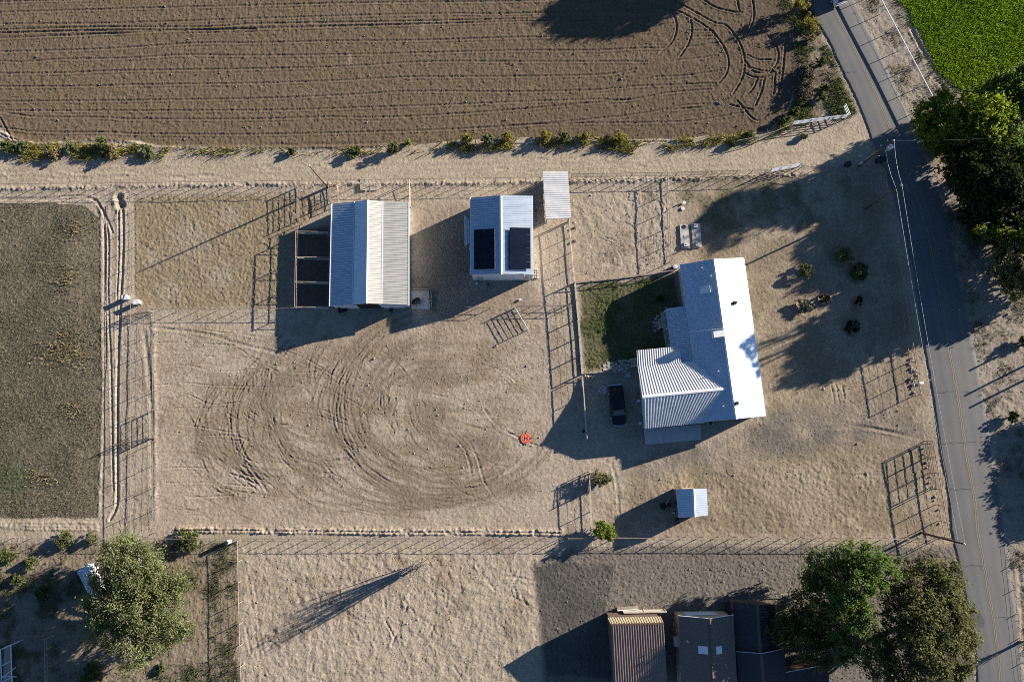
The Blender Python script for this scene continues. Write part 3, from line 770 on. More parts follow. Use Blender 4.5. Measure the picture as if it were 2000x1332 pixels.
def gable(root, A, B, mats, wallmat, pitch=.34, rib=.035, over=.25, cap=None, names=None, base=-.12, endover=.2, wall_parts=True):
    """lines of the roof at its two gable ends, A[i] and B[i] eave - ridge - eave; one roof part per plane"""
    org = root.location
    for i in range(len(A) - 1):
        up = (i if A[i].z < A[i + 1].z else i + 1)
        lo = i if up == i + 1 else i + 1
        lo, up = (i, i + 1) if A[i].z <= A[i + 1].z else (i + 1, i)
        vs, fs = ribbed(A[lo], B[lo], B[up], A[up], pitch, rib)
        nm = "roof" if names is None else names[i]
        MB(org).add(vs, fs).build(nm, mats[i] if isinstance(mats, (list, tuple)) else mats, root)
    if cap:
        k = max(range(len(A)), key=lambda i: A[i].z)
        b = MB(org); w = .22
        for s in (-1, 1):
            j = k + s
            if 0 <= j < len(A):
                q = [A[k] + Vector((0, 0, .055)), B[k] + Vector((0, 0, .055)), toward(B[k], B[j], w) + Vector((0, 0, .05)), toward(A[k], A[j], w) + Vector((0, 0, .05))]
                b.slab(q if s < 0 else q[::-1], .02)
        b.build("ridge_cap", cap, root)
    # walls: one closed shell under the roof
    ax = (B[0] - A[0]).normalized()
    A2 = [p + ax * endover for p in A]; B2 = [p - ax * endover for p in B]
    def inset(Lr):
        Lr = [p.copy() for p in Lr]
        a0, a1 = Lr[0], Lr[1]; t = over / max(.01, (a1 - a0).length); Lr[0] = a0.lerp(a1, t)
        a0, a1 = Lr[-1], Lr[-2]; t = over / max(.01, (a1 - a0).length); Lr[-1] = a0.lerp(a1, t)
        for p in Lr: p.z -= .09
        return Lr
    A2, B2 = inset(A2), inset(B2)
    n = len(A2)
    lowA = [Vector((A2[0].x, A2[0].y, base)), Vector((A2[-1].x, A2[-1].y, base))]
    lowB = [Vector((B2[0].x, B2[0].y, base)), Vector((B2[-1].x, B2[-1].y, base))]
    vs = A2 + lowA + B2 + lowB; o = n + 2
    fa = tuple(range(n)) + (n + 1, n); fb = tuple(o + i for i in reversed(fa))
    fs = [fa, fb, (0, n, o + n, o), (n - 1, o + n - 1, o + n + 1, n + 1)] + [(i, o + i, o + i + 1, i + 1) for i in range(n - 1)]
    MB(org).add(vs, fs).build("wall", wallmat, root)
    return A2, B2
def centre(pts):
    c = sum((Vector(p) for p in pts), Vector()) / len(pts); c.z = 0; return c
def wall_panel(root, p, q, s0, s1, z0, z1, name, mt, th=.05, out=None, parent=None):
    """a door or window on the wall line p-q (ground plan), between fractions s0 and s1"""
    p, q = Vector((p.x, p.y, 0)), Vector((q.x, q.y, 0))
    a, b2 = p.lerp(q, s0), p.lerp(q, s1); d = (q - p).normalized(); nrm = Vector((d.y, -d.x, 0))
    if out is not None and nrm.dot(Vector(out)) < 0: nrm = -nrm
    c = (a + b2) / 2 + nrm * th * .5; c.z = (z0 + z1) / 2
    Mx = Matrix((d, nrm, Vector((0, 0, 1)))).transposed()
    b = MB(root.location); b.box(c, ((b2 - a).length, th, z1 - z0), M=Mx)
    o = b.build(name, mt, root)
    return o
def on_slope(a, b, c, d, s, t, up=0.0):
    """point on the roof plane: s along a-b, t from eave to ridge"""
    p = Vector(a).lerp(Vector(b), s).lerp(Vector(d).lerp(Vector(c), s), t)
    n = (Vector(b) - Vector(a)).cross(Vector(d) - Vector(a)).normalized()
    if n.z < 0: n = -n
    return p + n * up, n
def slope_box(root, pl, s, t, w, h, th, name, mt, lift=0.0):
    a, b, c, d = pl; p, n = on_slope(a, b, c, d, s, t, th / 2 + lift)
    x = (Vector(b) - Vector(a)).normalized(); y = n.cross(x)
    bb = MB(root.location); bb.box(p, (w, h, th), M=Matrix((x, y, n)).transposed())
    return bb.build(name, mt, root)

# --- long barn with two lean-tos
h = (2.6, 3.30, 4.35, 3.42, 2.65)
bN = [P(648, 398.5, h[0]), P(692.5, 394, h[1]), P(718, 391, h[2]), P(747.5, 393.5, h[3]), P(798.5, 395, h[4])]
bS = [P(643.5, 598.5, h[0]), P(688, 595, h[1]), P(715.5, 593, h[2]), P(745.5, 594, h[3]), P(798.5, 596, h[4])]
barn = thing("barn", "long white metal barn with raised centre ridge and lean-to roofs, beside the dark pen", "barn", centre(bN + bS))
A2, B2 = gable(barn, bN, bS, [M["roof_white"], M["roof_white"], M["roof_barn"], M["roof_barn"]], M["wall_white"], pitch=.36, rib=.04, cap=M["trim_white"], names=["lean_to_roof", "roof", "roof", "lean_to_roof"])  # shaded west planes carry the sky tint, sunlit east planes the darkened base
so = (0, -1, 0)
wall_panel(barn, B2[0], B2[-1], .33, .62, 0, 3.0, "door_opening", M["dark"], .06, so)
dz = wall_panel(barn, B2[0], B2[-1], .08, .33, .05, 2.5, "door", M["door_white"], .12, so)
wall_panel(barn, B2[0], B2[-1], .66, .95, .05, 2.4, "door", M["door_white"], .12, so)
b = MB(barn.location)
for L in (0, 1, 3, 4):
    b.beam(bN[L] + Vector((0, 0, .01)), bS[L] + Vector((0, 0, .01)), .12, .14)
b.build("eave_trim", M["trim_white"], barn)
for s in (.2, .7):
    wall_panel(barn, A2[-1], B2[-1], s, s + .1, 1.0, 1.8, "window", M["glass"], .05, (1, 0, 0))

# --- workshop with the solar panels
wN = [P(918.7, 386.5, 3.7), P(978, 382, 5.15), P(1040, 383, 3.7)]
wS = [P(919, 537, 3.7), P(979, 535.5, 5.15), P(1040.7, 537, 3.7)]
shop = thing("workshop", "white gabled metal workshop carrying two black solar arrays on its roof", "workshop", centre(wN + wS))
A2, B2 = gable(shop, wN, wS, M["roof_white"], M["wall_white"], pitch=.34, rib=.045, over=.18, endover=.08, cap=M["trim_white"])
wall_panel(shop, B2[0], B2[-1], .31, .69, 0, 2.9, "garage_door", M["door_white"], .05, so)
wall_panel(shop, B2[0], B2[-1], .86, .95, 1.1, 2.0, "window", M["glass"], .05, so)
wall_panel(shop, B2[0], B2[-1], .08, .17, 0, 2.1, "door", M["wall_grey"], .05, so)
for L in (0, 2): MB(shop.location).beam(wN[L] + Vector((0, 0, -.03)), wS[L] + Vector((0, 0, -.03)), .14, .14).build("gutter", M["trim_white"], shop)
planeW = (wN[0], wS[0], wS[1], wN[1]); planeE = (wN[2], wS[2], wS[1], wN[1])
for nm, pl, s0, s1, t0, t1, lift, lb in (("solar_array", planeW, .425, .935, .13, .80, .18, "flush black solar array on the shaded west slope of the workshop roof"),
                                     ("solar_array", planeE, .42, .935, .10, .76, .42, "raised black solar array on the sunlit east slope of the workshop roof")):
    a, b_, c, d = pl; q = [on_slope(a, b_, c, d, s, t, lift)[0] for s, t in ((s0, t0), (s1, t0), (s1, t1), (s0, t1))]
    sa = thing(nm, lb, "solar panels", centre(q), group="solar arrays on the workshop"); sa.location.z = q[0].z
    n = on_slope(a, b_, c, d, .5, .5)[1]
    NR = 6
    for cI in range(2):
        for r in range(NR):
            e = .02
            fs = [(r + (.5 * e)) / NR, (r + 1 - .5 * e) / NR]; ft = [(cI + e * .4) / 2, (cI + 1 - e * .4) / 2]
            def bl(s, t): return q[0].lerp(q[1], s).lerp(q[3].lerp(q[2], s), t)
            quad = [bl(fs[0], ft[0]), bl(fs[1], ft[0]), bl(fs[1], ft[1]), bl(fs[0], ft[1])]
            if pl is planeW: quad = quad
            pm = MB(sa.location)
            up = [p + n * .02 for p in quad]; lo = [p - n * .02 for p in quad]
            pm.add(up + lo, [(0, 1, 2, 3), (7, 6, 5, 4)] + [(i, 4 + i, 4 + (i + 1) % 4, (i + 1) % 4) for i in range(4)])
            pm.build("panel", M["solar"], sa)
    rb = MB(sa.location)
    for t in (0.02, .25, .5, .75, .98):
        rb.beam(q[0].lerp(q[3], t) - n * .05, q[1].lerp(q[2], t) - n * .05, .05, .05)
    for s in (.05, .35, .65, .95):
        for t in (.1, .9):
            p0 = q[0].lerp(q[1], s).lerp(q[3].lerp(q[2], s), t); rb.beam(p0 - n * .05, p0 - n * (lift + .02), .05, .05)
    rb.build("rack", M["alu"], sa)
pz, _ = on_slope(*planeE, .985, .55)
conduit = MB(shop.location).tube([pz + Vector((0, 0, .1)), pz + Vector((1.2, -.0, -.28)), pz + Vector((1.2, -.4, -.3))], .035, 6).build("conduit", M["steel"], shop)

# --- open shed on posts
cq = [P(1060, 335, 3.15), P(1109, 335, 2.95), P(1115.5, 426, 2.95), P(1066, 428, 3.15)]
cp = thing("open_shed", "open sided shed with one flat ribbed metal roof, straddling the lane fence", "shed", centre(cq))
vs, fs = ribbed(cq[0], cq[3], cq[2], cq[1], .32, .04); MB(cp.location).add(vs, fs).build("roof", M["roof_old"], cp)
for s, t in ((.06, .05), (.94, .05), (.06, .95), (.94, .95), (.06, .5), (.94, .5)):
    p = cq[0].lerp(cq[1], s).lerp(cq[3].lerp(cq[2], s), t)
    MB(cp.location).beam(Vector((p.x, p.y, -.1)), Vector((p.x, p.y, p.z - .07)), .14, .14).build("post", M["post_wood"], cp)
for t in (.05, .5, .95): MB(cp.location).beam(cq[0].lerp(cq[3], t) - Vector((0, 0, .13)), cq[1].lerp(cq[2], t) - Vector((0, 0, .13)), .08, .14).build("rafter", M["post_wood"], cp)
# wall added on the west side only to make the shed throw a full shadow
pA, pB = cq[0].lerp(cq[1], .06), cq[3].lerp(cq[2], .06)
MB(cp.location).beam(Vector((pA.x, pA.y - .5, 1.45)), Vector((pB.x, pB.y + .5, 1.45)), .04, 2.8).build("shadow_wall", M["roof_old"], cp)

# --- dwelling
EA = 2.95
hW = [P(1327.7, 517, EA), P(1394, 506, 4.75), P(1453, 504, EA)]
hS = [P(1369.5, 824, EA), P(1438, 818.4, 4.75), P(1496.7, 812.7, EA)]
house = thing("farmhouse", "long white metal roofed farmhouse with a striped side wing and covered back porch", "house", centre(hW + hS))
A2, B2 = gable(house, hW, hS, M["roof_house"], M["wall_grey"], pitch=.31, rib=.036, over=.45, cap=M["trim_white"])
planeHW = (hW[0], hS[0], hS[1], hW[1]); planeHE = (hW[2], hS[2], hS[1], hW[1])
for s, z0, z1, nm, w in ((.12, 1, 2.1, "window", .07), (.3, 1, 2.1, "window", .09), (.52, 0, 2.1, "door", .05), (.66, .9, 2.1, "window", .12), (.86, 1, 2.1, "window", .07)):
    wall_panel(house, A2[-1], B2[-1], s, s + w, z0, z1, nm, M["glass"] if nm == "window" else M["door_white"], .06, (1, 0, 0))
wall_panel(house, B2[0], B2[-1], .55, .70, 1, 2.1, "window", M["glass"], .06, so)
# wing: ridge running west from the main roof
g1 = [P(1243.5, 684.4, 2.60), P(1245.6, 716, 2.95), P(1254.5, 774.9, 4.40), P(1257.7, 837.3, 2.90)]
g2r = P(1421, 758.6, 4.42)
def along(p, q, k): return p + (q - p) * k
dirw = (g2r - g1[2]); 
g2 = [g1[0] + dirw * .52, g1[1] + dirw * .80, g2r + dirw * .01, g1[3] + dirw * .72]
vs, fs = ribbed(g1[1], g2[1], g2[2], g1[2], .33, .055); MB(house.location).add(vs, fs).build("wing_roof", M["roof_wing"], house)
vs, fs = ribbed(g1[3], g2[3], g2[2], g1[2], .33, .055); MB(house.location).add(vs, fs).build("wing_roof", M["roof_wing"], house)
vs, fs = ribbed(g1[0], g2[0], along(g1[1], g2[1], .65), g1[1], .33, .055); MB(house.location).add(vs, fs).build("porch_roof", M["roof_wing"], house)
rc = MB(house.location)
rc.slab([g1[2] + Vector((0, .2, .03)), g2[2] + Vector((0, .2, .03)), g2[2] + Vector((0, 0, .07)), g1[2] + Vector((0, 0, .07))][::-1], .02)
rc.slab([g1[2] + Vector((0, 0, .07)), g2[2] + Vector((0, 0, .07)), g2[2] + Vector((0, -.2, .03)), g1[2] + Vector((0, -.2, .03))][::-1], .02)
rc.build("ridge_cap", M["trim_white"], house)
wa = [g1[0] + Vector((.5, -.45, -.12)), g1[1] + Vector((.5, 0, -.12)), g1[2] + Vector((.5, 0, -.12)), g1[3] + Vector((.5, .45, -.02))]
wb = [p + dirw * .5 for p in wa]
wv = wa + [Vector((wa[0].x, wa[0].y, -.1)), Vector((wa[3].x, wa[3].y, -.1))] + wb + [Vector((wb[0].x, wb[0].y, -.1)), Vector((wb[3].x, wb[3].y, -.1))]
MB(house.location).add(wv, [(0, 1, 2, 3, 5, 4), (10, 11, 9, 8, 7, 6), (0, 4, 10, 6), (3, 9, 11, 5), (0, 6, 7, 1), (1, 7, 8, 2), (2, 8, 9, 3)]).build("wall", M["wall_grey"], house)
wall_panel(house, wa[0], wa[3], .35, .85, 0, 2.3, "garage_door", M["door_white"], .06, (-1, 0, 0))
wall_panel(house, wa[3], wb[3], .25, .5, .9, 2.0, "window", M["glass"], .06, so)
# back porch
pq = [P(1299.3, 602.4, 2.55), P(1338, 598, 2.93), P(1353, 707, 2.93), P(1313.8, 709.6, 2.55)]
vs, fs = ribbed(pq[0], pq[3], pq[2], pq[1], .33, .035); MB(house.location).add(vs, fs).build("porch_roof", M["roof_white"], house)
MB(house.location).box(((pq[0] + pq[2]) / 2).to_tuple()[:2] + (.14,), (2.9, 7.6, .40), math.radians(8)).build("porch_floor", M["pale_wood"], house)
for t in (.03, .35, .65, .97):
    p = pq[0].lerp(pq[3], t) + Vector((.15, 0, 0)); MB(house.location).beam(Vector((p.x, p.y, -.1)), Vector((p.x, p.y, p.z - .06)), .12, .12).build("porch_post", M["trim_white"], house)
# roof furniture
slope_box(house, planeHW, .185, .64, .95, 1.35, .34, "skylight", M["white"])
for s, t in ((.105, .83), (.70, .66), (.915, .66), (.045, .6)):
    p, n = on_slope(*planeHW, s, t); MB(house.location).tube([p - Vector((0, 0, .1)), p + Vector((0, 0, .45))], .07, 8).build("vent_pipe", M["white"], house)
p, n = on_slope(*planeHW, .475, .80); MB(house.location).box(p + Vector((0, 0, .45)), (1.5, .85, .95), math.radians(8)).build("roof_cooler", M["tank"], house)
for s, t in ((.285, .52), (.905, .93)):
    p, n = on_slope(*planeHE, s, t); MB(house.location).box(p + Vector((0, 0, .16)), (.42, .42, .5), math.radians(8)).build("roof_vent", M["dark"], house)
a, b_, c, d = planeHW
MB(house.location).beam(on_slope(a, b_, c, d, .435, .02, .05)[0], on_slope(a, b_, c, d, .44, .97, .05)[0], .14, .05).build("seam_flashing", M["trim_white"], house)
# concrete slab, steps and cooler at the corner
sl = [P(1257, 838), P(1368.7, 828.5), P(1369.6, 858.4), P(1261, 868.5)]
o = MB(centre(sl)).prism([(p.x, p.y) for p in sl], -.1, .14).build("patio_slab", M["concrete_pale"]); o.location = centre(sl); tag(o, "pale concrete slab along the south side of the farmhouse wing", "slab")
def steps(u, v, w, dpt, rz, label):
    t = thing("wooden_steps", label, "steps", P(u, v), rz, "wooden steps down to the lawn")
    for k in range(3):
        MB().box((-dpt / 2 + dpt * (k + .5) / 3, 0, .12 + .14 * k), (dpt / 3 - .02, w, .05)).build("tread", M["pale_wood"], t)
    for s in (-1, 1):
        MB().beam((-dpt / 2, s * w / 2, .05), (dpt / 2, s * w / 2, .45), .06, .2).build("stringer", M["post_wood"], t)
        MB().tube([(-dpt / 2, s * w / 2, .0), (-dpt / 2, s * w / 2, .85), (dpt / 2, s * w / 2, 1.25), (dpt / 2, s * w / 2, .3)], .035, 6).build("handrail", M["pipe_white"], t)
steps(1293, 632, 1.25, 1.1, math.radians(8), "wooden steps with white rails below the back porch roof")
steps(1238, 709, 1.1, 1.0, math.radians(6), "wooden steps with white rails where the flagstone path meets the wing")

# --- small garden shed
kN = [P(1319.6, 955.5, 2.5), P(1354.5, 954, 3.35), P(1380, 954, 2.6)]
kS = [P(1325, 1010, 2.5), P(1357, 1009.5, 3.35), P(1383, 1006, 2.6)]
gs = thing("garden_shed", "small gabled shed with a bright blue-white metal roof, alone on the south yard", "shed", centre(kN + kS))
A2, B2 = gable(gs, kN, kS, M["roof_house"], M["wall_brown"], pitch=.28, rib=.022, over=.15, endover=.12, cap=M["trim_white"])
wall_panel(gs, A2[0], A2[-1], .3, .7, 0, 2.0, "door", M["wall_tan"], .06, (0, 1, 0))
wall_panel(gs, A2[0], B2[0], .4, .6, 1.0, 1.7, "window", M["glass"], .05, (-1, 0, 0))

# --- neighbours' buildings along the southern edge
nN = [P(1186.8, 1205.6, 3.0), P(1193, 1218.6, 4.55), P(1199.5, 1344, 2.7)]
nE = [P(1290.4, 1203.5, 3.0), P(1296, 1216, 4.55), P(1303.5, 1338, 2.7)]
ms = thing("metal_shed", "brown striped metal shed with a tan sunlit north slope, at the southern edge", "shed", centre(nN + nE))
gable(ms, nN, nE, [mat("tan_ribbed_metal", (.46, .38, .24), (.52, .44, .29), 1, .5, .2), M["roof_brown"]], M["wall_brown"], pitch=.34, rib=.05, over=.25, cap=M["trim_brown"])
dN = [P(1325, 1202.5, 3.6), P(1386, 1208, 5.1), P(1432.5, 1200.5, 3.6)]
dS = [P(1331.5, 1352, 3.6), P(1393.5, 1354, 5.1), P(1440.5, 1352, 3.6)]
bh = thing("brown_house", "brown shingled house with two skylights and a tan gable end", "house", centre(dN + dS))
A2, B2 = gable(bh, dN, dS, M["shingle"], M["wall_tan"], pitch=.8, rib=.004, over=.3, endover=.3, cap=M["trim_brown"])
wall_panel(bh, A2[0], A2[-1], .15, .78, .75, 2.35, "window", M["white"], .07, (0, 1, 0))
planeDW = (dN[0], dS[0], dS[1], dN[1]); planeDE = (dN[2], dS[2], dS[1], dN[1])
slope_box(bh, planeDW, .425, .75, .95, 1.25, .14, "skylight", M["white"]); slope_box(bh, planeDE, .43, .70, .95, .9, .14, "skylight", M["white"])
p, n = on_slope(*planeDW, .325, .25); MB(bh.location).tube([p - Vector((0, 0, .1)), p + Vector((0, 0, .5))], .12, 8).build("vent_pipe", M["steel"], bh)
b = MB(bh.location)
for k in (0, 2): b.beam(dN[k] + Vector((0, .02, -.02)), dN[1] + Vector((0, .02, -.02)), .06, .16)
b.build("barge_board", M["trim_white"], bh)
cool = thing("evaporative_cooler", "pale box cooler standing between the brown house and the striped shed", "cooler", P(1319, 1246))
MB().box((0, 0, 1.3), (1.05, 1.05, .95)).build("cabinet", M["tank"], cool); MB().box((0, 0, 1.80), (1.15, 1.15, .06)).build("lid", M["tank"], cool)
for sx, sy in ((-1, -1), (1, -1), (1, 1), (-1, 1)): MB().beam((sx * .45, sy * .45, -.05), (sx * .45, sy * .45, .85), .07, .07).build("leg", M["steel"], cool)
eN = [P(1431, 1174, 2.7), P(1480, 1181, 3.9), P(1514, 1180, 2.7)]; eS = [P(1437, 1271, 2.7), P(1485, 1275, 3.9), P(1520, 1273, 2.7)]
ds = thing("dark_shed", "dark brown ribbed metal shed in the shade of the big trees", "shed", centre(eN + eS))
gable(ds, eN, eS, M["roof_dark"], M["wall_brown"], pitch=.34, rib=.03, over=.2, cap=M["trim_brown"])
fN = [P(1438, 1271.5, 3.1), P(1487, 1275.5, 4.2), P(1532, 1266, 3.1)]; fS = [P(1445, 1352, 3.1), P(1492, 1354, 4.2), P(1538, 1352, 3.1)]
wg = thing("house_annex", "charcoal shingled annex joined to the east side of the brown house", "annex", centre(fN + fS))
gable(wg, fN, fS, M["shingle_dark"], M["wall_brown"], pitch=.8, rib=.004, over=.25, cap=M["trim_brown"])
b = MB(wg.location); b.beam(fN[0], fN[1], .07, .12); b.beam(fN[2], fN[1], .07, .12); b.build("barge_board", M["steel"], wg)
gN = [P(1489, 1312, 2.5), P(1520, 1315, 3.2), P(1617, 1297, 2.2)]; gS = [P(1493, 1352, 2.5), P(1524, 1354, 3.2), P(1622, 1352, 2.2)]
w2 = thing("low_annex", "low dark annex under the dense trees at the bottom edge", "annex", centre(gN + gS))
gable(w2, gN, gS, M["shingle_dark"], M["wall_brown"], pitch=.8, rib=.004, over=.2, cap=M["trim_brown"])
b = MB(w2.location); b.beam(gN[0], gN[1], .07, .12); b.beam(gN[2], gN[1], .07, .12); b.build("barge_board", M["steel"], w2)
# ------------------------------------------------------------------ fences, gates, poles
_postc = {}
def post_mesh(h, r, mt, square=False):
    key = (round(h, 2), r, mt.name, square)
    if key not in _postc:
        b = MB()
        if square: b.box((0, 0, (h - .15) / 2), (2 * r, 2 * r, h + .15))
        else: b.tube([(0, 0, -.15), (0, 0, h)], r, 7)
        _postc[key] = b.mesh("post", mt, False)
    return _postc[key]
def fence(label, px, h=1.4, gap=2.3, pr=.045, rails=(), wires=(), mt=None, rmt=None, top=True, group=None, name="fence", cat="fence", square=False, board=None, flat=None, skip_ends=()):
    mt = mt or M["pipe"]; rmt = rmt or mt
    pts = [PG(u, v, h) if top else P(u, v) for u, v in px]
    path = smooth_path(pts, .2) if len(pts) > 2 else smooth_path(pts, .5)
    d = [0.0]
    for a, b in zip(path, path[1:]): d.append(d[-1] + (b - a).length)
    n = max(1, int(round(d[-1] / gap)))
    def at(s):
        for i in range(len(d) - 1):
            if d[i + 1] >= s: return path[i].lerp(path[i + 1], (s - d[i]) / max(1e-6, d[i + 1] - d[i]))
        return path[-1]
    P0 = []
    for k in range(n + 1):
        p = at(d[-1] * k / n).copy(); p.z = hz(p.x, p.y); P0.append(p)
    f = thing(name, label, cat, P0[0], 0, group)
    rj2 = random.Random(label)
    for k, p in enumerate(P0):
        if k in skip_ends: continue
        hh = h + rj2.uniform(-.03, .03) if not square else h
        o = put("post", post_mesh(h, pr, mt, square), f, p - P0[0])
        o.rotation_euler = (rj2.uniform(-.02, .02), rj2.uniform(-.02, .02), math.atan2(P0[-1].y - P0[0].y, P0[-1].x - P0[0].x))
    z0 = P0[0].z
    for z, r in rails:
        q = [p - P0[0] + Vector((0, 0, z)) for p in P0]
        b = MB()
        if flat:
            for a, c in zip(q, q[1:]): b.beam(a, c + (c - a).normalized() * .0, flat[0], flat[1])
        else: b.tube(q, r, 7)
        b.build("rail", rmt, f)
    for z in wires:
        q = []
        for a, c in zip(P0, P0[1:]):
            for t in (0, .5):
                p = a.lerp(c, t) - P0[0] + Vector((0, 0, z - (.02 if t else 0) + rj2.uniform(-.015, .015))); q.append(p)
        q.append(P0[-1] - P0[0] + Vector((0, 0, z)))
        MB().tube(q, .009, 4).build("wire", M["wire"], f)
    if board:
        b = MB()
        for a, c in zip(P0, P0[1:]):
            a2, c2 = a - P0[0], c - P0[0]; b.beam(a2 + Vector((0, 0, board[0])), c2 + Vector((0, 0, board[0])), .03, board[1])
        b.build("base_board", rmt, f)
    return f
def gate(label, a, b, h=1.35, bars=6, mt=None, top=False, r=.028, group=None, braces=2, z0=.18, name="gate"):
    mt = mt or M["pipe"]
    A, B = (PG(*a, h), PG(*b, h)) if top else (P(*a), P(*b))
    A.z = hz(A.x, A.y); B.z = hz(B.x, B.y)
    g = thing(name, label, "gate", A, 0, group); d = B - A
    fr = MB(); up = Vector((0, 0, 1))
    fr.tube([up * z0, up * h, d + up * h, d + up * z0, up * z0], r * 1.15, 6); fr.build("gate_frame", mt, g)
    for k in range(1, bars - 1):
        z = z0 + (h - z0) * k / (bars - 1); MB().tube([up * z, d + up * z], r, 6).build("bar", mt, g)
    for k in range(braces):
        t = (k + 1) / (braces + 1); MB().tube([d * t + up * z0, d * t + up * h], r, 6).build("upright", mt, g)
    for q in (Vector((0, 0, 0)) - d.normalized() * .12, d + d.normalized() * .12):
        o = put("gate_post", post_mesh(h + .2, .06, mt), g, q)
    return g
W4 = (.35, .65, .95, 1.2)
G1 = "wire fences along the lane and the southern boundary"
fence("long wire fence on thin steel posts along the south side of the dirt lane", [(-60, 361), (250, 357.5), (640, 352.5), (1056, 347)], 1.6, 2.2, .04, [(1.58, .028)], (.4, .8, 1.2), group=G1)
fence("rail fence between the open shed and the white lane gate", [(1118, 340), (1300, 337), (1500, 332)], 1.6, 2.2, .045, [(1.58, .035), (.32, .035)], (.7, 1.1), group=G1)
fence("short dark fence from the white lane gate to the utility pole", [(1568, 324), (1640, 329), (1712, 322)], 1.5, 2.2, .045, [(1.45, .035), (.8, .03)], (.4, 1.1), group=G1)
fence("long north-south wire fence beside the double ditch, west of the corral", [(254, 372), (255, 600), (254, 1045)], 1.38, 2.75, .04, [(1.36, .036)], W4[:3])
fence("north-south wire fence on the west edge of the riding arena, upper stretch", [(298, 610), (298, 700), (297, 800)], 1.34, 2.8, .04, [(1.32, .032)], W4[:3])
fence("north-south wire fence on the west edge of the riding arena, lower stretch", [(298, 862), (298, 950), (298, 1040)], 1.34, 2.8, .04, [(1.32, .032)], W4[:3])
fence("east-west wire fence between the corral and the riding arena", [(267, 603), (420, 602.5), (572, 601)], 1.34, 2.75, .04, [(1.32, .03)], W4[:3])
gate("five bar pipe gate in the west arena fence, seen edge on", (300, 803), (301, 853), 1.4, 6, top=False)
gate("pipe gate standing open across the double ditch", (234, 868), (297, 855), 1.3, 6)
gate("pipe gate at the corner between the corral and the ditch", (247, 621), (296, 611), 1.3, 6)
fence("wire fence along the southern boundary west of the dry lot", [(-60, 1052), (200, 1052.5), (458, 1053)], 1.5, 2.6, .04, [(1.48, .025)], W4[:3], group=G1)
fence("wire fence along the southern boundary above the sandy lot", [(468, 1053), (800, 1053), (1098, 1052.5)], 1.5, 2.3, .04, [(1.48, .028)], W4[:3], group=G1)
fence("reddish pipe fence along the southern boundary below the garden shed", [(1110, 1052), (1300, 1051), (1560, 1052), (1838, 1054)], 1.55, 2.35, .05, [(1.52, .042)], W4[:3], mt=M["pipe_red"], group=G1)
fence("wire mesh fence on the west side of the sandy lot", [(463, 1057), (466, 1200), (471, 1345)], 1.5, 2.9, .05, [(1.48, .04)], W4, mt=M["post_wood"])
# pen west of the barn
pf = fence("tall pipe pen fence with dividers on the dark side of the barn", [(577, 452), (576, 520), (575, 600)], 2.1, 3.6, .06, [(2.08, .055), (1.35, .045), (.7, .045)], ())
b0 = pf.location
for v in (452, 502, 550, 599):
    A, B = PG(577, v, 2.0), PG(640, v + 1, 2.0); A.z = B.z = 0
    for z in (.7, 1.35, 2.0): MB(b0).tube([A + Vector((0, 0, z)), B + Vector((0, 0, z))], .045, 6).build("divider_rail", M["pale_wood"], pf)
gate("pipe gate of the pens north-west of the barn, the one on the west", (586, 366), (585, 430), 1.5, 6, braces=2)
gate("pipe gate of the pens north-west of the barn, the one nearest the barn corner", (646, 366), (648, 396), 1.6, 6, braces=1)
fence("short fence from the corral to the pen fence", [(584, 432), (580, 452)], 1.5, 1.5, .05, [(1.45, .04), (.8, .04)])
fence("short brown rail fence from the lane fence to the barn's north wall", [(658, 352), (660, 394)], 1.4, 1.6, .06, [(1.35, .06), (.7, .04)], mt=M["post_wood"])
fence("short pale rail fence from the lane fence to the barn's north-east corner", [(799, 352), (800, 399)], 1.4, 1.7, .06, [(1.38, .07), (.7, .04)], mt=M["pale_wood"])
# around the workshop yard
fence("low pipe fence from the concrete pad across the workshop's shadow", [(842, 601), (900, 600.5), (957, 600)], 1.2, 2.1, .045, [(1.18, .04), (.6, .035)])
fence("pipe fence from the white gate to the lawn fence corner", [(1007, 598), (1060, 597), (1120, 596)], 1.2, 2.1, .045, [(1.18, .04), (.6, .035)])
gate("white pipe gate swung open south of the workshop", (1006, 601), (1030, 641), 1.3, 6, M["pipe_white"], top=True)
fence("pale rail fence running south from the open shed", [(1112, 430), (1117, 500), (1122, 549)], 1.4, 2.4, .05, [(1.38, .05), (.28, .05)], (.6, 1.0), mt=M["pale_wood"])
fence("pale capped board fence on the west side of the lawn", [(1123, 549), (1130, 620), (1138, 730)], 1.4, 2.5, .06, [(1.4, .1), (.40, .04)], (.7, 1.0), mt=M["pale_wood"], flat=(.15, .05), board=(.10, .26), square=True)
fence("low board fence on the north side of the lawn", [(1124, 551), (1220, 541), (1316, 528)], 1.0, 2.5, .06, [(1.0, .1)], (.4, .7), mt=M["post_wood"], flat=(.12, .05), board=(.10, .22), square=True)
fence("low board fence on the south side of the lawn above the pickup", [(1139, 729), (1190, 727), (1236, 728)], .9, 2.3, .06, [(.9, .1)], (.5,), mt=M["post_wood"], flat=(.1, .05), board=(.10, .2), square=True)
fence("pale topped fence west of the parked pickup", [(1138, 735), (1142, 790), (1147, 856)], 1.4, 2.6, .055, [(1.4, .06), (.4, .04)], (.7, 1.0), mt=M["pale_wood"], flat=(.13, .05))
fence("pale topped fence between the two bushes by the southern boundary", [(1151, 922), (1154, 985), (1156, 1042)], 1.4, 2.6, .055, [(1.4, .06), (.4, .05)], (.7, 1.0), mt=M["pale_wood"], flat=(.13, .05))
fence("rail fence on the east side of the dug garden plot", [(1304, 340), (1308, 420), (1312, 508)], 1.5, 2.6, .05, [(1.48, .05), (.25, .05)], (.7, 1.1), mt=M["post_wood"])
gate("pipe gate leaning open by the bush west of the garden shed", (1150, 926), (1146, 960), 1.5, 6)
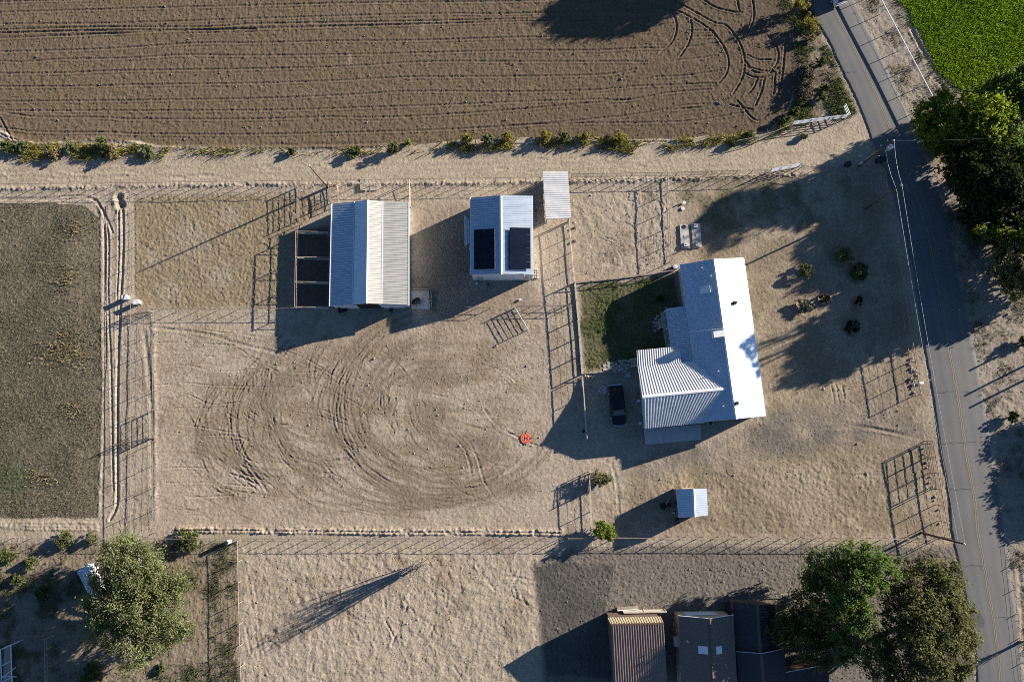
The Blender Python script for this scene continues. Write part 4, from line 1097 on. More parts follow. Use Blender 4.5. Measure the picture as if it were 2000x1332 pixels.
# road front
fence("tall wire fence along the county road in front of the farmhouse yard", [(1728, 330), (1744, 415), (1758, 500), (1771, 590), (1783, 668), (1793, 735), (1800, 772)], 2.1, 2.35, .055, [(2.08, .055), (.7, .05)], (.35, 1.05, 1.4, 1.75), mt=M["pipe_red"])
fence("tall wire fence along the county road south of the driveway", [(1822, 862), (1832, 915), (1842, 975), (1852, 1030), (1857, 1052)], 2.0, 2.2, .055, [(1.98, .055), (.7, .05)], (.35, 1.05, 1.4), mt=M["pipe_red"])
gate("tall pipe gate folded back beside the driveway entrance", (1803, 868), (1814, 952), 1.75, 5, M["pipe"], r=.035)
fence("white rail fence with one thick top rail along the east side of the road", [(1693, -55), (1722, 0), (1772, 94), (1822, 189), (1845, 235)], 1.75, 3.25, .05, [(1.72, .1)], (.3, .7, 1.1), mt=M["pipe_white"], flat=(.10, .16), square=True)
fence("white pipe fence at the corner between lane and ploughed field", [(1551, 238), (1600, 231), (1660, 224)], 1.55, 2.6, .06, [(1.53, .05), (1.2, .045), (.87, .045), (.54, .045)], (), mt=M["pipe_white"])
fence("short white pipe fence turning back along the road verge", [(1652, 203), (1661, 224)], 1.55, 1.5, .06, [(1.53, .05), (1.2, .045), (.87, .045)], (), mt=M["pipe_white"], skip_ends=(1,))
fence("dark wire fence from the white pipe fence along the field edge", [(1548, 242), (1500, 262), (1440, 275)], 1.3, 2.6, .05, [(1.28, .045)], (.4, .8), mt=M["post_wood"])
gate("white pipe gate lying along the lane fence", (1509, 330), (1566, 319), 1.35, 5, M["pipe_white"], top=True, r=.04)
fence("low pale rail fence behind the dark shed", [(1511, 1160), (1600, 1159), (1697, 1160)], .55, 3.2, .05, [(.52, .05)], (), mt=M["pale_wood"])
fence("thin wire line on short stakes north of the brown house", [(1312, 1168), (1360, 1168), (1404, 1167)], .8, 3.6, .03, (), (.4, .75), mt=M["post_wood"])
fence("solid tan board fence behind the striped metal shed", [(1219, 1196.5), (1260, 1195.5), (1301, 1194.5)], 1.5, 3.0, .07, [(1.52, .1)], (), mt=M["pale_wood"], flat=(.16, .06), board=(.75, 1.45), square=True)
fence("bluish pipe rail round the shaded yard in the bottom left corner", [(26, 1245), (60, 1242), (84, 1243)], 1.0, 2.2, .05, [(.98, .05), (.5, .04)], (), mt=M["pipe"], name="fence")
fence("grey rail on the east side of the shaded corner yard", [(86, 1247), (88, 1300), (88, 1345)], 1.0, 2.4, .05, [(.98, .05), (.5, .04)], (), mt=M["post_wood"])
fence("line of short stakes on the road verge at the right edge", [(1975, 1060), (1990, 1190), (2008, 1345)], .6, 3.4, .05, (), (.3, .5), mt=M["post_wood"])

def pole(label, base, hgt, top=None, r=.16):
    p = P(*base); t = thing("utility_pole", label, "utility pole", p, 0, "wooden utility poles")
    tp = Vector((0, 0, hgt)) if top is None else P(top[0], top[1], hgt) - p
    MB().tube([(0, 0, -.2), tp * .5, tp], [r, r * .85, r * .7], 10).build("pole", M["pole"], t, True)
    MB().lathe(tp, [(r * .72, -.02), (r * .74, .05), (.02, .09)], 10).build("cap", M["steel"], t)
    return t, tp
def insulator(t, p, parent=None):
    MB().lathe(p, [(.05, 0), (.09, .05), (.05, .1), (.08, .16), (.03, .22)], 8).build("insulator", M["white"], parent or t)
p1, t1 = pole("utility pole with a grey transformer drum at the lane corner", (1676, 326), 9.1, (1745, 275))
ax = Vector((.25, 1, 0)).normalized()
for z in (.80, .62):
    c = t1 * z + Vector((0, 0, .0)); MB().beam(c - ax * .9, c + ax * .9, .1, .12).build("crossarm", M["pole"], p1)
    for s in (-.8, .8): insulator(p1, c + ax * s + Vector((0, 0, .06)))
insulator(p1, t1 + Vector((0, 0, .05)))
tc = t1 * .80 + Vector((.45, -.25, -.4))
MB().lathe(tc, [(.30, 0), (.36, .05), (.36, .85), (.33, .95), (.12, 1.02)], 16).build("transformer", M["steel"], p1, True)
MB().beam(t1 * .12 + Vector((-.25, 0, 0)), t1 * .12 + Vector((-.25, 0, .6)), .3, .25).build("meter_box", M["steel"], p1)
MB().tube([t1 * .05 + Vector((-.18, .1, 0)), t1 * .6 + Vector((-.16, .1, 0))], .04, 6).build("riser_pipe", M["steel"], p1)
p2, t2 = pole("plain brown utility pole leaning out over the front fence", (1690, 408), 9.2, (1760, 362))
insulator(p2, t2 + Vector((0, 0, .05))); insulator(p2, t2 * .84 + Vector((.1, 0, 0)))
p3, t3 = pole("utility pole at the south-east corner whose top reaches over the road", (1799, 1040), 9.5, (1883, 1062))
insulator(p3, t3 + Vector((0, 0, .05))); insulator(p3, t3 * .84 + Vector((.1, 0, 0)))
p4, t4 = pole("lone bare utility pole on the lane edge north of the barn", (640, 366), 8.6, (604, 324), .13)
def cable(label, pts, sag, r=.016):
    q = []
    for a, b in zip(pts, pts[1:]):
        n = 14
        for k in range(n): 
            s = k / n; q.append(a.lerp(b, s) - Vector((0, 0, sag * 4 * s * (1 - s))))
    q.append(pts[-1]); o = Vector(pts[0])
    ob = MB(o).tube(q, r, 5).build("power_line", M["cable"]); ob.location = o
    tag(ob, label, "cable", "power lines between the utility poles")
L1, L2, L3 = p1.location + t1, p2.location + t2, p3.location + t3
far_n = L1 + (L1 - L3).normalized() * 0 + Vector((-38, 62, 0)); far_s = L3 + Vector((7, -52, 0))
cable("upper bright cable strung from pole top to pole top along the road", [L1 + Vector((0, 0, .2)), L2 + Vector((0, 0, .2)), L3 + Vector((0, 0, .2))], .35, .014)
cable("lower bright cable running inside the upper one along the road", [p1.location + t1 * .80 + ax * -.8 + Vector((0, 0, .25)), p2.location + t2 * .84 + Vector((.1, 0, .2)), p3.location + t3 * .84 + Vector((.1, 0, .2))], .35, .014)
cable("thin cable crossing the road from the transformer pole into the trees", [L1 + Vector((0, 0, .1)), P(1960, 268, 8.3)], .5, .005)
# ------------------------------------------------------------------ vegetation
def leaf_quads(rng, C, size, up=.55, jit=.35, aspect=.55):
    n = len(C)
    N = rng.normal(0, 1, (n, 3)); N[:, 2] = np.abs(N[:, 2]) * up + up * .6
    N /= np.linalg.norm(N, axis=1)[:, None]
    T = rng.normal(0, 1, (n, 3)); T -= N * (T * N).sum(1)[:, None]; T /= np.linalg.norm(T, axis=1)[:, None]
    B = np.cross(N, T); s = (size * (1 + rng.uniform(-jit, jit, n)))[:, None]
    V = np.stack([C - T * s, C + B * s * aspect, C + T * s, C - B * s * aspect], 1).reshape(-1, 3)
    return V, np.arange(4 * n).reshape(-1, 4)
def blob_points(rng, blobs, per_m3=1.0, clump=.30, leaves=26, shell=.55):
    out = []
    for (c, r, rz) in blobs:
        m = max(5, int(per_m3 * r * r * rz * 2.2))
        d = rng.normal(0, 1, (m, 3)); d /= np.linalg.norm(d, axis=1)[:, None]
        rad = rng.uniform(shell ** 3, 1, m) ** (1 / 3)
        cc = np.array(c) + d * rad[:, None] * np.array([r, r, rz])
        cr = clump * min(r, 2.2) * rng.uniform(.6, 1.25, m)
        k = rng.poisson(leaves, m)
        cidx = np.repeat(np.arange(m), k)
        g = rng.normal(0, 1, (len(cidx), 3)) * np.array([.55, .55, .38])
        out.append(cc[cidx] + g * cr[cidx][:, None])
    return np.concatenate(out)
def limb(b, rng, a, c, r0, r1, n=5, wob=.12):
    a, c = Vector(a), Vector(c); L = (c - a).length
    pts = [a.lerp(c, k / n) + (Vector(rng.normal(0, wob * L / n, 3)) if 0 < k < n else Vector()) for k in range(n + 1)]
    b.tube(pts, [r0 + (r1 - r0) * k / n for k in range(n + 1)], 6); return pts
def tree(label, base, blobs_px, leaf, size=.17, per=1.3, leaves=30, clump=.27, seed=1, bark="bark", r0=.32, group=None, name="tree", shell=.5, twigs=4):
    """blobs_px: (u, v, height, radius px, squash)"""
    rng = np.random.default_rng(seed)
    p = P(*base); t = thing(name, label, "tree", p, 0, group)
    blobs = []
    for u, v, z, rp, sq in blobs_px:
        r = rp * (CAMH - z) / FPX; c = P(u, v, z) - p; blobs.append((c, r, r * sq))
    C = blob_points(rng, blobs, per * 1.7, clump, leaves * 1.5, shell)
    C = C[C[:, 2] > .3]
    V, F = leaf_quads(rng, C, size, up=.25)
    put("crown", raw_mesh("crown", V, F, leaf), t)
    b = MB(); zc = np.mean([q[0].z for q in blobs]); top = Vector((np.mean([q[0].x for q in blobs]), np.mean([q[0].y for q in blobs]), zc * .55))
    fork = Vector((top.x * .3, top.y * .3, zc * .33))
    limb(b, rng, (0, 0, -.2), fork, r0, r0 * .75, 4, .05)
    for c, r, rz in blobs:
        e = Vector(c) + Vector((0, 0, rz * .15)); pts = limb(b, rng, fork, e, r0 * .55, r0 * .16, 6)
        for k in range(twigs):
            d = Vector(rng.normal(0, 1, 3)); d.z = abs(d.z); limb(b, rng, pts[int(rng.integers(2, 6))], e + d.normalized() * r * .85, r0 * .16, .015, 4)
    b.build("trunk", M[bark], t, True)
    return t
LF = dict(
    elm=leaf_mat("elm_leaves", (.090, .110, .042), (.30, .325, .145), .46),
    bright=leaf_mat("bright_leaves", (.060, .105, .014), (.30, .36, .035), .48),
    green=leaf_mat("green_leaves", (.048, .082, .022), (.215, .305, .080), .45),
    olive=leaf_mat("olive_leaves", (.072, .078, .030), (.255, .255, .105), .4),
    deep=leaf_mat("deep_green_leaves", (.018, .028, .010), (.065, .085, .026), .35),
    shrub=leaf_mat("shrub_leaves", (.055, .075, .022), (.180, .205, .065), .4),
    sage=leaf_mat("sage_leaves", (.10, .105, .07), (.22, .22, .15), .3),
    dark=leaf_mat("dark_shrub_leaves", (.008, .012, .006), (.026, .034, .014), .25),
    vivid=leaf_mat("vivid_leaves", (.080, .140, .018), (.30, .38, .06), .48),
    yellow=leaf_mat("yellow_grass", (.150, .135, .030), (.42, .37, .09), .42),
    straw=leaf_mat("straw_grass", (.18, .14, .065), (.42, .33, .16), .35),
    lawn=leaf_mat("lawn_blades", (.050, .090, .010), (.22, .30, .045), .45),
    crop=leaf_mat("crop_blades", (.085, .165, .010), (.25, .38, .022), .5, .15),
    stub=leaf_mat("stubble", (.060, .055, .034), (.22, .19, .12), .25),
    deadb=leaf_mat("dead_brush", (.10, .075, .048), (.27, .21, .135), .15),
)
# --- big trees
tree("large feathery grey-green elm in the bottom left corner", (262, 1178), [(235, 1085, 6.0, 38, .8), (285, 1095, 5.6, 34, .8), (265, 1130, 7.6, 48, .7), (320, 1140, 6.2, 38, .7), (205, 1135, 5.6, 34, .8), (210, 1185, 6.8, 44, .8), (265, 1185, 8.2, 50, .6), (320, 1195, 6.6, 38, .7), (352, 1222, 4.8, 26, .8), (205, 1230, 5.4, 34, .8), (258, 1240, 6.8, 44, .7), (305, 1240, 5.6, 34, .7), (262, 1285, 4.6, 28, .8), (175, 1170, 4.2, 20, .8), (345, 1150, 4.6, 24, .8), (242, 1060, 4.2, 22, .9)],
     LF["elm"], .145, 1.2, 40, .34, 21, "bark_pale", .38, twigs=6)
tree("bright yellow-green tree overhanging the road at the end of the white fence", (1815, 248), [(1812, 222, 7.4, 28, .8), (1845, 205, 8.4, 28, .8), (1800, 245, 5.6, 22, .9), (1838, 240, 6.6, 30, .8), (1815, 268, 3.8, 24, .9), (1862, 228, 7.4, 22, .8), (1858, 270, 2.4, 30, .9), (1832, 278, 1.8, 22, .9), (1850, 295, 1.6, 22, .9)], LF["bright"], .21, 1.5, 30, .3, 22, r0=.28)
tree("broad green tree just right of the bright tree, lit along its top", (1905, 250), [(1900, 215, 7.6, 34, .8), (1935, 210, 7.4, 32, .8), (1880, 238, 6.2, 30, .8), (1925, 240, 6.8, 36, .7), (1958, 220, 6.4, 28, .8), (1890, 272, 5.0, 34, .8), (1935, 275, 5.0, 34, .8), (1860, 262, 4.4, 26, .8)], LF["bright"], .22, 1.2, 28, .32, 23, r0=.36)
tree("dark leafy tree along the top right edge behind the broad green tree", (1960, 196), [(1905, 182, 5.2, 26, .8), (1945, 178, 5.6, 30, .8), (1985, 170, 6.2, 36, .8), (2020, 190, 6.4, 40, .8), (1985, 215, 5.4, 32, .8), (2010, 145, 5.6, 30, .8)], LF["green"], .21, 1.2, 28, .32, 24, r0=.36)
tree("shaded green tree at the right edge below the bright trees", (1975, 305), [(1965, 290, 4.9, 36, .8), (1985, 320, 5.4, 38, .8), (1950, 325, 4.6, 32, .8), (2015, 295, 5.2, 42, .8), (1975, 265, 5.4, 30, .8), (2025, 345, 6.4, 40, .8)], LF["green"], .22, 1.2, 28, .32, 25, r0=.4)
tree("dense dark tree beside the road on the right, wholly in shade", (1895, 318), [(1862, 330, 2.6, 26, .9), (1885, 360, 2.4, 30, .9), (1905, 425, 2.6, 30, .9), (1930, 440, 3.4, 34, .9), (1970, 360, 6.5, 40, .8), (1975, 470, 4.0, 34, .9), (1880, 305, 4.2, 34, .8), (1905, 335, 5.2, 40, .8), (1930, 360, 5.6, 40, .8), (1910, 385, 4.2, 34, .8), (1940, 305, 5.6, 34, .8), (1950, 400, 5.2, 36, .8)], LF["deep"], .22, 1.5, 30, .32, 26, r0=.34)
tree("half bare grey tree with a few bright leaf tufts at the right edge", (1990, 440), [(1958, 398, 5.4, 15, .7), (1975, 402, 5.8, 13, .7), (1912, 448, 5.8, 15, .7), (1935, 455, 5.2, 20, .7), (1968, 455, 7.4, 17, .7), (1985, 475, 7.6, 20, .7), (2005, 430, 7.0, 22, .7), (1958, 430, 6.0, 10, .7), (2015, 470, 8.4, 26, .7), (2010, 385, 5.8, 20, .7)], LF["bright"], .19, 2.2, 26, .3, 27, "bark_pale", .42, twigs=14)
tree("olive tree at the right edge above the sunlit verge", (1975, 540), [(1965, 510, 6.4, 30, .8), (1990, 500, 7.6, 34, .8), (1985, 545, 6.6, 34, .8), (1955, 540, 4.8, 24, .8), (2015, 525, 8.0, 38, .8), (1975, 568, 4.4, 22, .8)], LF["olive"], .18, 1.4, 30, .32, 28, r0=.36)
tree("low dark thicket tree outside the right edge behind the half bare tree", (2040, 430), [(2030, 380, 4.0, 44, .9), (2040, 430, 5.0, 48, .9), (2030, 480, 4.4, 46, .9), (2055, 530, 4.4, 40, .9), (2060, 340, 6.0, 50, .9), (2035, 560, 3.0, 28, .9)], LF["deep"], .26, .9, 30, .34, 35, r0=.3)
tree("tall tree outside the right edge whose shade crosses the road", (2070, 440), [(2050, 385, 5.5, 34, .8), (2075, 440, 8.5, 26, .8), (2080, 500, 9.5, 24, .8), (2050, 470, 6.5, 30, .8), (2060, 535, 7.5, 22, .8), (2144, 368, 16.0, 26, .8), (2152, 392, 14.6, 24, .8), (2138, 345, 15.2, 20, .8), (2128, 380, 13.4, 20, .8), (2140, 410, 15.4, 18, .8)], LF["green"], .26, .8, 30, .34, 29, r0=.45)
tree("tall tree outside the right edge behind the broad green tree", (1975, 175), [(2100, 62, 13.8, 34, .6), (2136, 82, 14.3, 34, .6), (2156, 32, 14.6, 36, .6)], LF["green"], .26, .8, 30, .34, 30, r0=.45)
tree("roadside tree north of the frame shading the ploughed field", (1570, -205), [(1540, -180, 7.0, 36, .9), (1560, -215, 8.6, 42, .9), (1600, -190, 8.0, 40, .9), (1570, -250, 9.0, 44, .9), (1620, -225, 7.5, 36, .9)], LF["green"], .25, 1.2, 30, .34, 31, r0=.4)
tree("large fresh green tree left of the pair at the bottom right", (1672, 1188), [(1590, 1120, 3.4, 24, .9), (1605, 1105, 5.4, 30, .8), (1590, 1130, 4.6, 28, .8), (1660, 1095, 7.6, 34, .8), (1700, 1100, 9.2, 36, .8), (1725, 1120, 8.4, 30, .8), (1640, 1125, 7.0, 34, .7), (1680, 1135, 9.6, 38, .7), (1610, 1160, 5.0, 32, .8), (1655, 1175, 9.0, 38, .7), (1680, 1205, 9.0, 34, .7), (1640, 1210, 7.6, 34, .7), (1605, 1195, 5.6, 32, .8), (1740, 1205, 7.8, 24, .8), (1690, 1250, 7.4, 32, .7), (1650, 1260, 6.2, 32, .8), (1725, 1245, 6.6, 26, .8)], LF["green"], .18, 1.2, 34, .32, 32, r0=.42)
tree("large olive tree right of the pair, leaning over the road edge", (1808, 1205), [(1820, 1115, 7.6, 32, .8), (1855, 1125, 7.2, 30, .8), (1760, 1110, 5.4, 22, .8), (1790, 1140, 7.8, 34, .7), (1845, 1160, 8.6, 40, .7), (1875, 1195, 7.4, 30, .8), (1800, 1190, 9.4, 44, .6), (1750, 1170, 7.4, 30, .7), (1850, 1220, 8.8, 42, .7), (1885, 1240, 6.6, 28, .8), (1795, 1240, 8.8, 42, .7), (1870, 1275, 7.0, 36, .8), (1820, 1285, 8.2, 40, .7), (1760, 1290, 7.4, 40, .7), (1720, 1300, 6.0, 32, .8), (1840, 1320, 6.8, 36, .8), (1770, 1340, 6.8, 40, .8)], LF["olive"], .17, 1.3, 36, .32, 33, r0=.42)
tree("dim bushy tree between the dark shed and the bright green tree", (1560, 1225), [(1540, 1205, 4.4, 28, .8), (1565, 1180, 4.6, 26, .8), (1580, 1220, 5.0, 32, .8), (1530, 1235, 4.0, 28, .8), (1570, 1255, 4.6, 32, .8), (1610, 1240, 4.6, 30, .8), (1600, 1280, 4.0, 28, .8)], LF["shrub"], .17, 1.4, 30, .32, 34, r0=.26)
# --- bare tree of the sandy lot
def bare_tree(label, base, hgt, spread, seed, name="bare_tree", stems=13, mt="twig"):
    rng = np.random.default_rng(seed); p = P(*base); t = thing(name, label, "tree", p)
    b, tw = MB(), MB()
    for k in range(stems):
        a = rng.uniform(0, 6.28); rr = spread * rng.uniform(.15, 1) ** .8; hh = hgt * rng.uniform(.6, 1)
        e = Vector((rr * math.cos(a), rr * math.sin(a), hh))
        pts = limb(b, rng, (rng.normal(0, .12), rng.normal(0, .12), -.1), e, .075, .018, 7, .06)
        for q in range(13):
            s = pts[int(rng.integers(2, 8))]; d = Vector(rng.normal(0, .55, 3)); d.z = abs(d.z) + .8; L = rng.uniform(.5, 1.5)
            pp = limb(tw, rng, s, s + d.normalized() * L, .022, .008, 3, .1)
            for w in range(2):
                d2 = Vector(rng.normal(0, .7, 3)); d2.z = abs(d2.z) + .4
                limb(tw, rng, pp[-2], pp[-2] + d2.normalized() * rng.uniform(.3, .8), .010, .006, 2, .1)
    b.build("stems", M[mt], t); tw.build("twigs", M[mt], t)
    return t
bare_tree("leafless many stemmed tree casting a long shadow on the sandy lot", (822, 1100), 6.8, 2.5, 41, stems=26)
bare_tree("spiky bare shrub behind the dark shed", (1462, 1176), 3.2, 1.6, 42, stems=12)
bare_tree("thin bare sapling beyond the right edge of the road", (1992, 1252), 5.0, 1.2, 43, stems=6)
# --- shrubs
def shrub(label, u, v, rp, h, leaf, seed, group=None, size=.12, dens=44, clump=.32, cat="shrub", name="shrub", lobes=7, ball=False):
    rng = np.random.default_rng(seed); p = P(u, v); p.z = 0; t = thing(name, label, cat, p, 0, group)
    r = rp / 12.2
    blobs = []
    for k in range(lobes):
        a = rng.uniform(0, 6.28); d = r * rng.uniform(.15, .62)
        blobs.append(((d * math.cos(a), d * math.sin(a), h * rng.uniform(.45, .68)), r * rng.uniform(.36, .55), h * rng.uniform(.28, .40)))
    blobs.append(((0, 0, h * .52), r * .66, h * .42))
    if ball: blobs = [((0, 0, h * .5), r * .8, h * .46)] * 3; clump = .18
    C = blob_points(rng, blobs, 10.0 / max(.5, r), clump, dens, .4); C = C[C[:, 2] > .03]
    V, F = leaf_quads(rng, C, size); put("foliage", raw_mesh("foliage", V, F, leaf), t)
    b = MB()
    for k in range(6):
        a = rng.uniform(0, 6.28); limb(b, rng, (0, 0, -.05), (r * .5 * math.cos(a), r * .5 * math.sin(a), h * .6), .05, .015, 3)
    b.build("stem", M["bark"], t)
    return t
GS = "shrubs planted in the front yard"
for lb, u, v, rp, h, lf in (("round dark olive shrub in the front yard, nearest the farmhouse roof", 1571, 530, 17, 1.4, "shrub"),
                            ("large loose light green shrub, topmost in the front yard", 1640, 503, 23, 1.9, "elm"),
                            ("dense clipped green shrub right below the large loose one", 1672, 533, 21, 1.7, "shrub"),
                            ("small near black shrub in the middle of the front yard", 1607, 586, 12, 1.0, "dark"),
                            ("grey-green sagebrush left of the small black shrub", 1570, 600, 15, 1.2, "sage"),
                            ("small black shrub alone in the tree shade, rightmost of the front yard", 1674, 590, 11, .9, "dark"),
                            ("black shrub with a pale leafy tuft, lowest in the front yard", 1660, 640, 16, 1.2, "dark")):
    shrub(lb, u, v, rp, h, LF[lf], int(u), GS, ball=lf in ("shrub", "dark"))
tf = shrub("pale green sprig growing out of the lowest black shrub", 1663, 634, 9, 1.9, LF["sage"], 5)
shrub("olive bush beside the fence west of the garden shed", 1172, 934, 20, 1.9, LF["olive"], 61, size=.11)
shrub("vivid green young tree by the southern pipe fence", 1180, 1033, 22, 2.6, LF["vivid"], 62, size=.13, name="young_tree", cat="tree")
for i, (lb, u, v, rp, h, lf) in enumerate((
    ("tall yellow-green bush on the road verge at the top edge", 1557, 18, 18, 3.3, "yellow"),
    ("low yellow bush below the tall one on the road verge", 1575, 55, 18, 2.3, "yellow"),
    ("straw coloured bush between the yellow bushes and the ditch", 1580, 78, 11, 1.2, "straw"),
    ("fresh green bush at the bend of the verge", 1602, 128, 14, 1.4, "shrub"),
    ("brown thorny bush, upper of the dark heap by the field", 1573, 145, 20, 1.5, "deadb"),
    ("brown thorny bush, lower of the dark heap by the field", 1572, 180, 22, 1.7, "deadb"),
    ("green bush right of the dark heap by the field", 1607, 175, 10, 1.2, "shrub"),
    ("green bush just above the white pipe fence", 1603, 193, 9, 1.1, "shrub"),
    ("green bush left of the white pipe fence, the upper one", 1549, 222, 11, 1.1, "shrub"),
    ("green bush left of the white pipe fence, the lower one", 1530, 236, 12, 1.2, "shrub"),
    ("small green tuft below the white pipe fence", 1568, 268, 7, .7, "shrub"),
    ("green bush at the left lane edge by the straw clump", 20, 292, 18, 1.2, "shrub"),
    ("long green bush on the left lane edge", 48, 290, 16, 1.1, "elm"),
    ("straw coloured clump on the left lane edge", 112, 302, 17, 1.0, "straw"),
    ("olive bush right of the straw clump on the lane edge", 140, 290, 14, 1.1, "elm"),
    ("tall tan bush with a dark skirt on the lane edge", 226, 300, 15, 1.6, "straw"),
    ("green bush against the tan bush on the lane edge", 206, 288, 15, 1.5, "shrub"),
    ("low green mat spreading right of the tan bush", 290, 300, 20, .9, "elm"),
    ("small green bush on the lane edge, above the west end of the barn pens", 569, 300, 8, .8, "shrub"),
    ("green bush on the lane edge north of the barn roof", 692, 300, 13, 1.0, "shrub"),
    ("double green bush with a long shadow on the lane edge", 770, 295, 14, 1.9, "shrub"),
    ("bright round bush at the field edge above the double bush", 799, 280, 8, 1.2, "vivid"),
    ("bright yellow-green bush on the field edge, leftmost of the thick hedge", 915, 273, 13, 1.7, "yellow"),
    ("yellow-green bush second in the thick hedge on the field edge", 952, 276, 13, 1.6, "elm"),
    ("straw tipped bush third in the thick hedge on the field edge", 990, 272, 12, 1.5, "yellow"),
    ("bright tufted bush above the open shed roof, fourth in the hedge", 1062, 270, 15, 1.6, "yellow"),
    ("bushy tuft in the hedge right of the open shed", 1100, 272, 11, 1.4, "elm"),
    ("pale tuft near the right end of the thick hedge", 1142, 272, 13, 1.5, "yellow"),
    ("last bright bush at the right end of the thick hedge", 1205, 272, 14, 1.5, "yellow"),
    ("small bush in the gap of the field edge, west of the green one", 1430, 282, 8, .8, "shrub"),
    ("green bush on the field edge left of the white pipe gate", 1463, 268, 12, 1.1, "shrub"),
    ("spreading bush under the wire fence right of the elm", 372, 1055, 26, 1.6, "shrub"),
    ("bush at the wire fence left of the elm crown", 130, 1052, 15, 1.3, "shrub"),
    ("yellowish bush at the wire fence touching the elm", 183, 1050, 13, 1.2, "elm"),
    ("low bush in the bottom left yard near the left edge", 22, 1085, 16, 1.2, "shrub"),
    ("ragged bush below the wire fence in the bottom left yard", 66, 1098, 12, 1.1, "shrub"),
    ("isolated green bush in the bottom left yard", 37, 1130, 11, 1.0, "shrub"),
    ("dim bush in the elm's shade on the left", 88, 1155, 14, 1.2, "shrub"),
    ("deep green bush at the bottom edge below the elm", 188, 1312, 22, 1.5, "shrub"),
    ("round dark bush on the far verge at the right edge", 1994, 668, 14, 1.6, "shrub"),
    ("dark bush in the shade on the right verge", 1972, 815, 12, 1.4, "deep"),
    ("small weed bush below the elm in the mesh fenced strip", 302, 1278, 6, .6, "shrub"),
    ("small weed bush under the lower right of the elm", 316, 1303, 8, .6, "shrub"),
    ("leafy tuft by the lawn corner at the porch", 1290, 585, 6, .6, "deep"))):
    shrub(lb, u, v, rp, h, LF[lf], 100 + i, "bushes on the verges" if i < 31 else None, size=.12 if lf not in ("yellow", "straw") else .10)
for i, (u, v, rp, h) in enumerate(((2062, 838, 46, 3.1), (2066, 915, 42, 3.0), (2062, 980, 36, 2.7))):
    shrub(("big bush outside the right edge shading the verge, the upper one", "big bush outside the right edge shading the verge, the middle one", "big bush outside the right edge shading the verge, the lower one")[i], u, v, rp, h, LF["deep"], 300 + i, size=.16, dens=40, lobes=12)
# --- ground cover (nobody could count it)
def blades(name, label, cat, pts, h, w, leaf, seed, lean=.5, group=None):
    rng = np.random.default_rng(seed); n = len(pts)
    a = rng.uniform(0, 6.283, n); hh = h * rng.uniform(.5, 1.3, n)
    T = np.stack([np.cos(a), np.sin(a), np.zeros(n)], 1) * (w * rng.uniform(.6, 1.4, n))[:, None]
    L = np.stack([rng.normal(0, lean, n) * hh, rng.normal(0, lean, n) * hh, hh], 1)
    V = np.stack([pts - T, pts + T, pts + L], 1).reshape(-1, 3)
    o = put(name, raw_mesh(name, V, np.arange(3 * n).reshape(-1, 3), leaf)); tag(o, label, cat, None, "stuff"); return o
def ground_pts(mask, dens, seed, thr=.5):
    rng = np.random.default_rng(seed)
    jj, ii = np.nonzero(rng.uniform(0, 1, mask.shape) < np.clip(mask, 0, 1) * dens * ST * ST)
    x = gx[ii] + rng.uniform(-.5, .5, len(ii)) * ST; y = gy[jj] + rng.uniform(-.5, .5, len(jj)) * ST
    return np.stack([x, y, H[jj, ii] - .02], 1)
vis = ((GU > -30) & (GU < 2030) & (GV > -30) & (GV < 1362)).astype(np.float32)
rows = .55 + .45 * np.clip(vn(.9, 71, 3.5, .8) + .5, 0, 1)
holes = 1 - np.clip(sum(np.exp(-(((GU - u) / 12) ** 2 + ((GV - v) / 5) ** 2)) for u, v in ((1958, 46), (1907, 66), (1913, 117), (1945, 112), (1897, 10))), 0, 1)
blades("crop", "bright green crop covering the field in the top right corner", "crop", ground_pts(mC * vis * rows * holes, 130, 81), .34, .06, LF["crop"], 82, .45)
mGn = np.clip(.35 + .8 * n3 + .4 * n1, 0, 1)
blades("lawn_grass", "patchy green grass of the fenced lawn west of the farmhouse", "grass", ground_pts(mGs * mGn, 120, 83), .16, .035, LF["lawn"], 84, .6)
wm = region([(-300, 272), (30, 282), (130, 282), (260, 284), (330, 296), (330, 312), (200, 312), (100, 312), (-300, 312)], 8, 1) + region([(860, 282), (900, 268), (980, 268), (1220, 266), (1240, 284), (1370, 272), (1380, 290), (1250, 296), (1000, 292), (880, 296)], 9, 1) + .25 * region([(320, 292), (640, 292), (900, 286), (900, 298), (640, 302), (330, 304)], 6, 1) + .4 * region([(1240, 272), (1500, 262), (1545, 240), (1545, 256), (1500, 280), (1250, 294)], 8, 1)
blades("weeds", "dry yellow-green weeds along the edge of the ploughed field", "weeds", ground_pts(np.clip(wm, 0, 1) * np.clip(.4 + n3 + .6 * n1, 0, 1), 110, 85), .60, .075, LF["yellow"], 86, .6)
blades("verge_grass", "olive weeds on the road verge beside the ploughed field", "weeds", ground_pts(mWN * np.clip(.3 + n3 + .7 * n1, 0, 1), 90, 87), .40, .065, LF["shrub"], 88, .7)
blades("verge_grass", "sparse dry grass on the verge east of the road", "weeds", ground_pts(mVE * vis * np.clip(-.05 + n3 + .6 * n1, 0, 1), 50, 89), .25, .055, LF["stub"], 90, .7)
ce = np.clip(region(crop_poly, 8, 9) * 4, 0, 1) * (1 - mC)
blades("verge_grass", "green weeds along the near edge of the bright green crop", "weeds", ground_pts(ce * vis * np.clip(.3 + n1, 0, 1), 40, 91), .40, .06, LF["shrub"], 92, .6)
blades("stubble", "sparse grey-green stubble of the western pasture", "grass", ground_pts(mP * vis * np.clip(.55 + .5 * n3 + .4 * n1, 0, 1), 50, 93), .14, .05, LF["stub"], 94, .8)
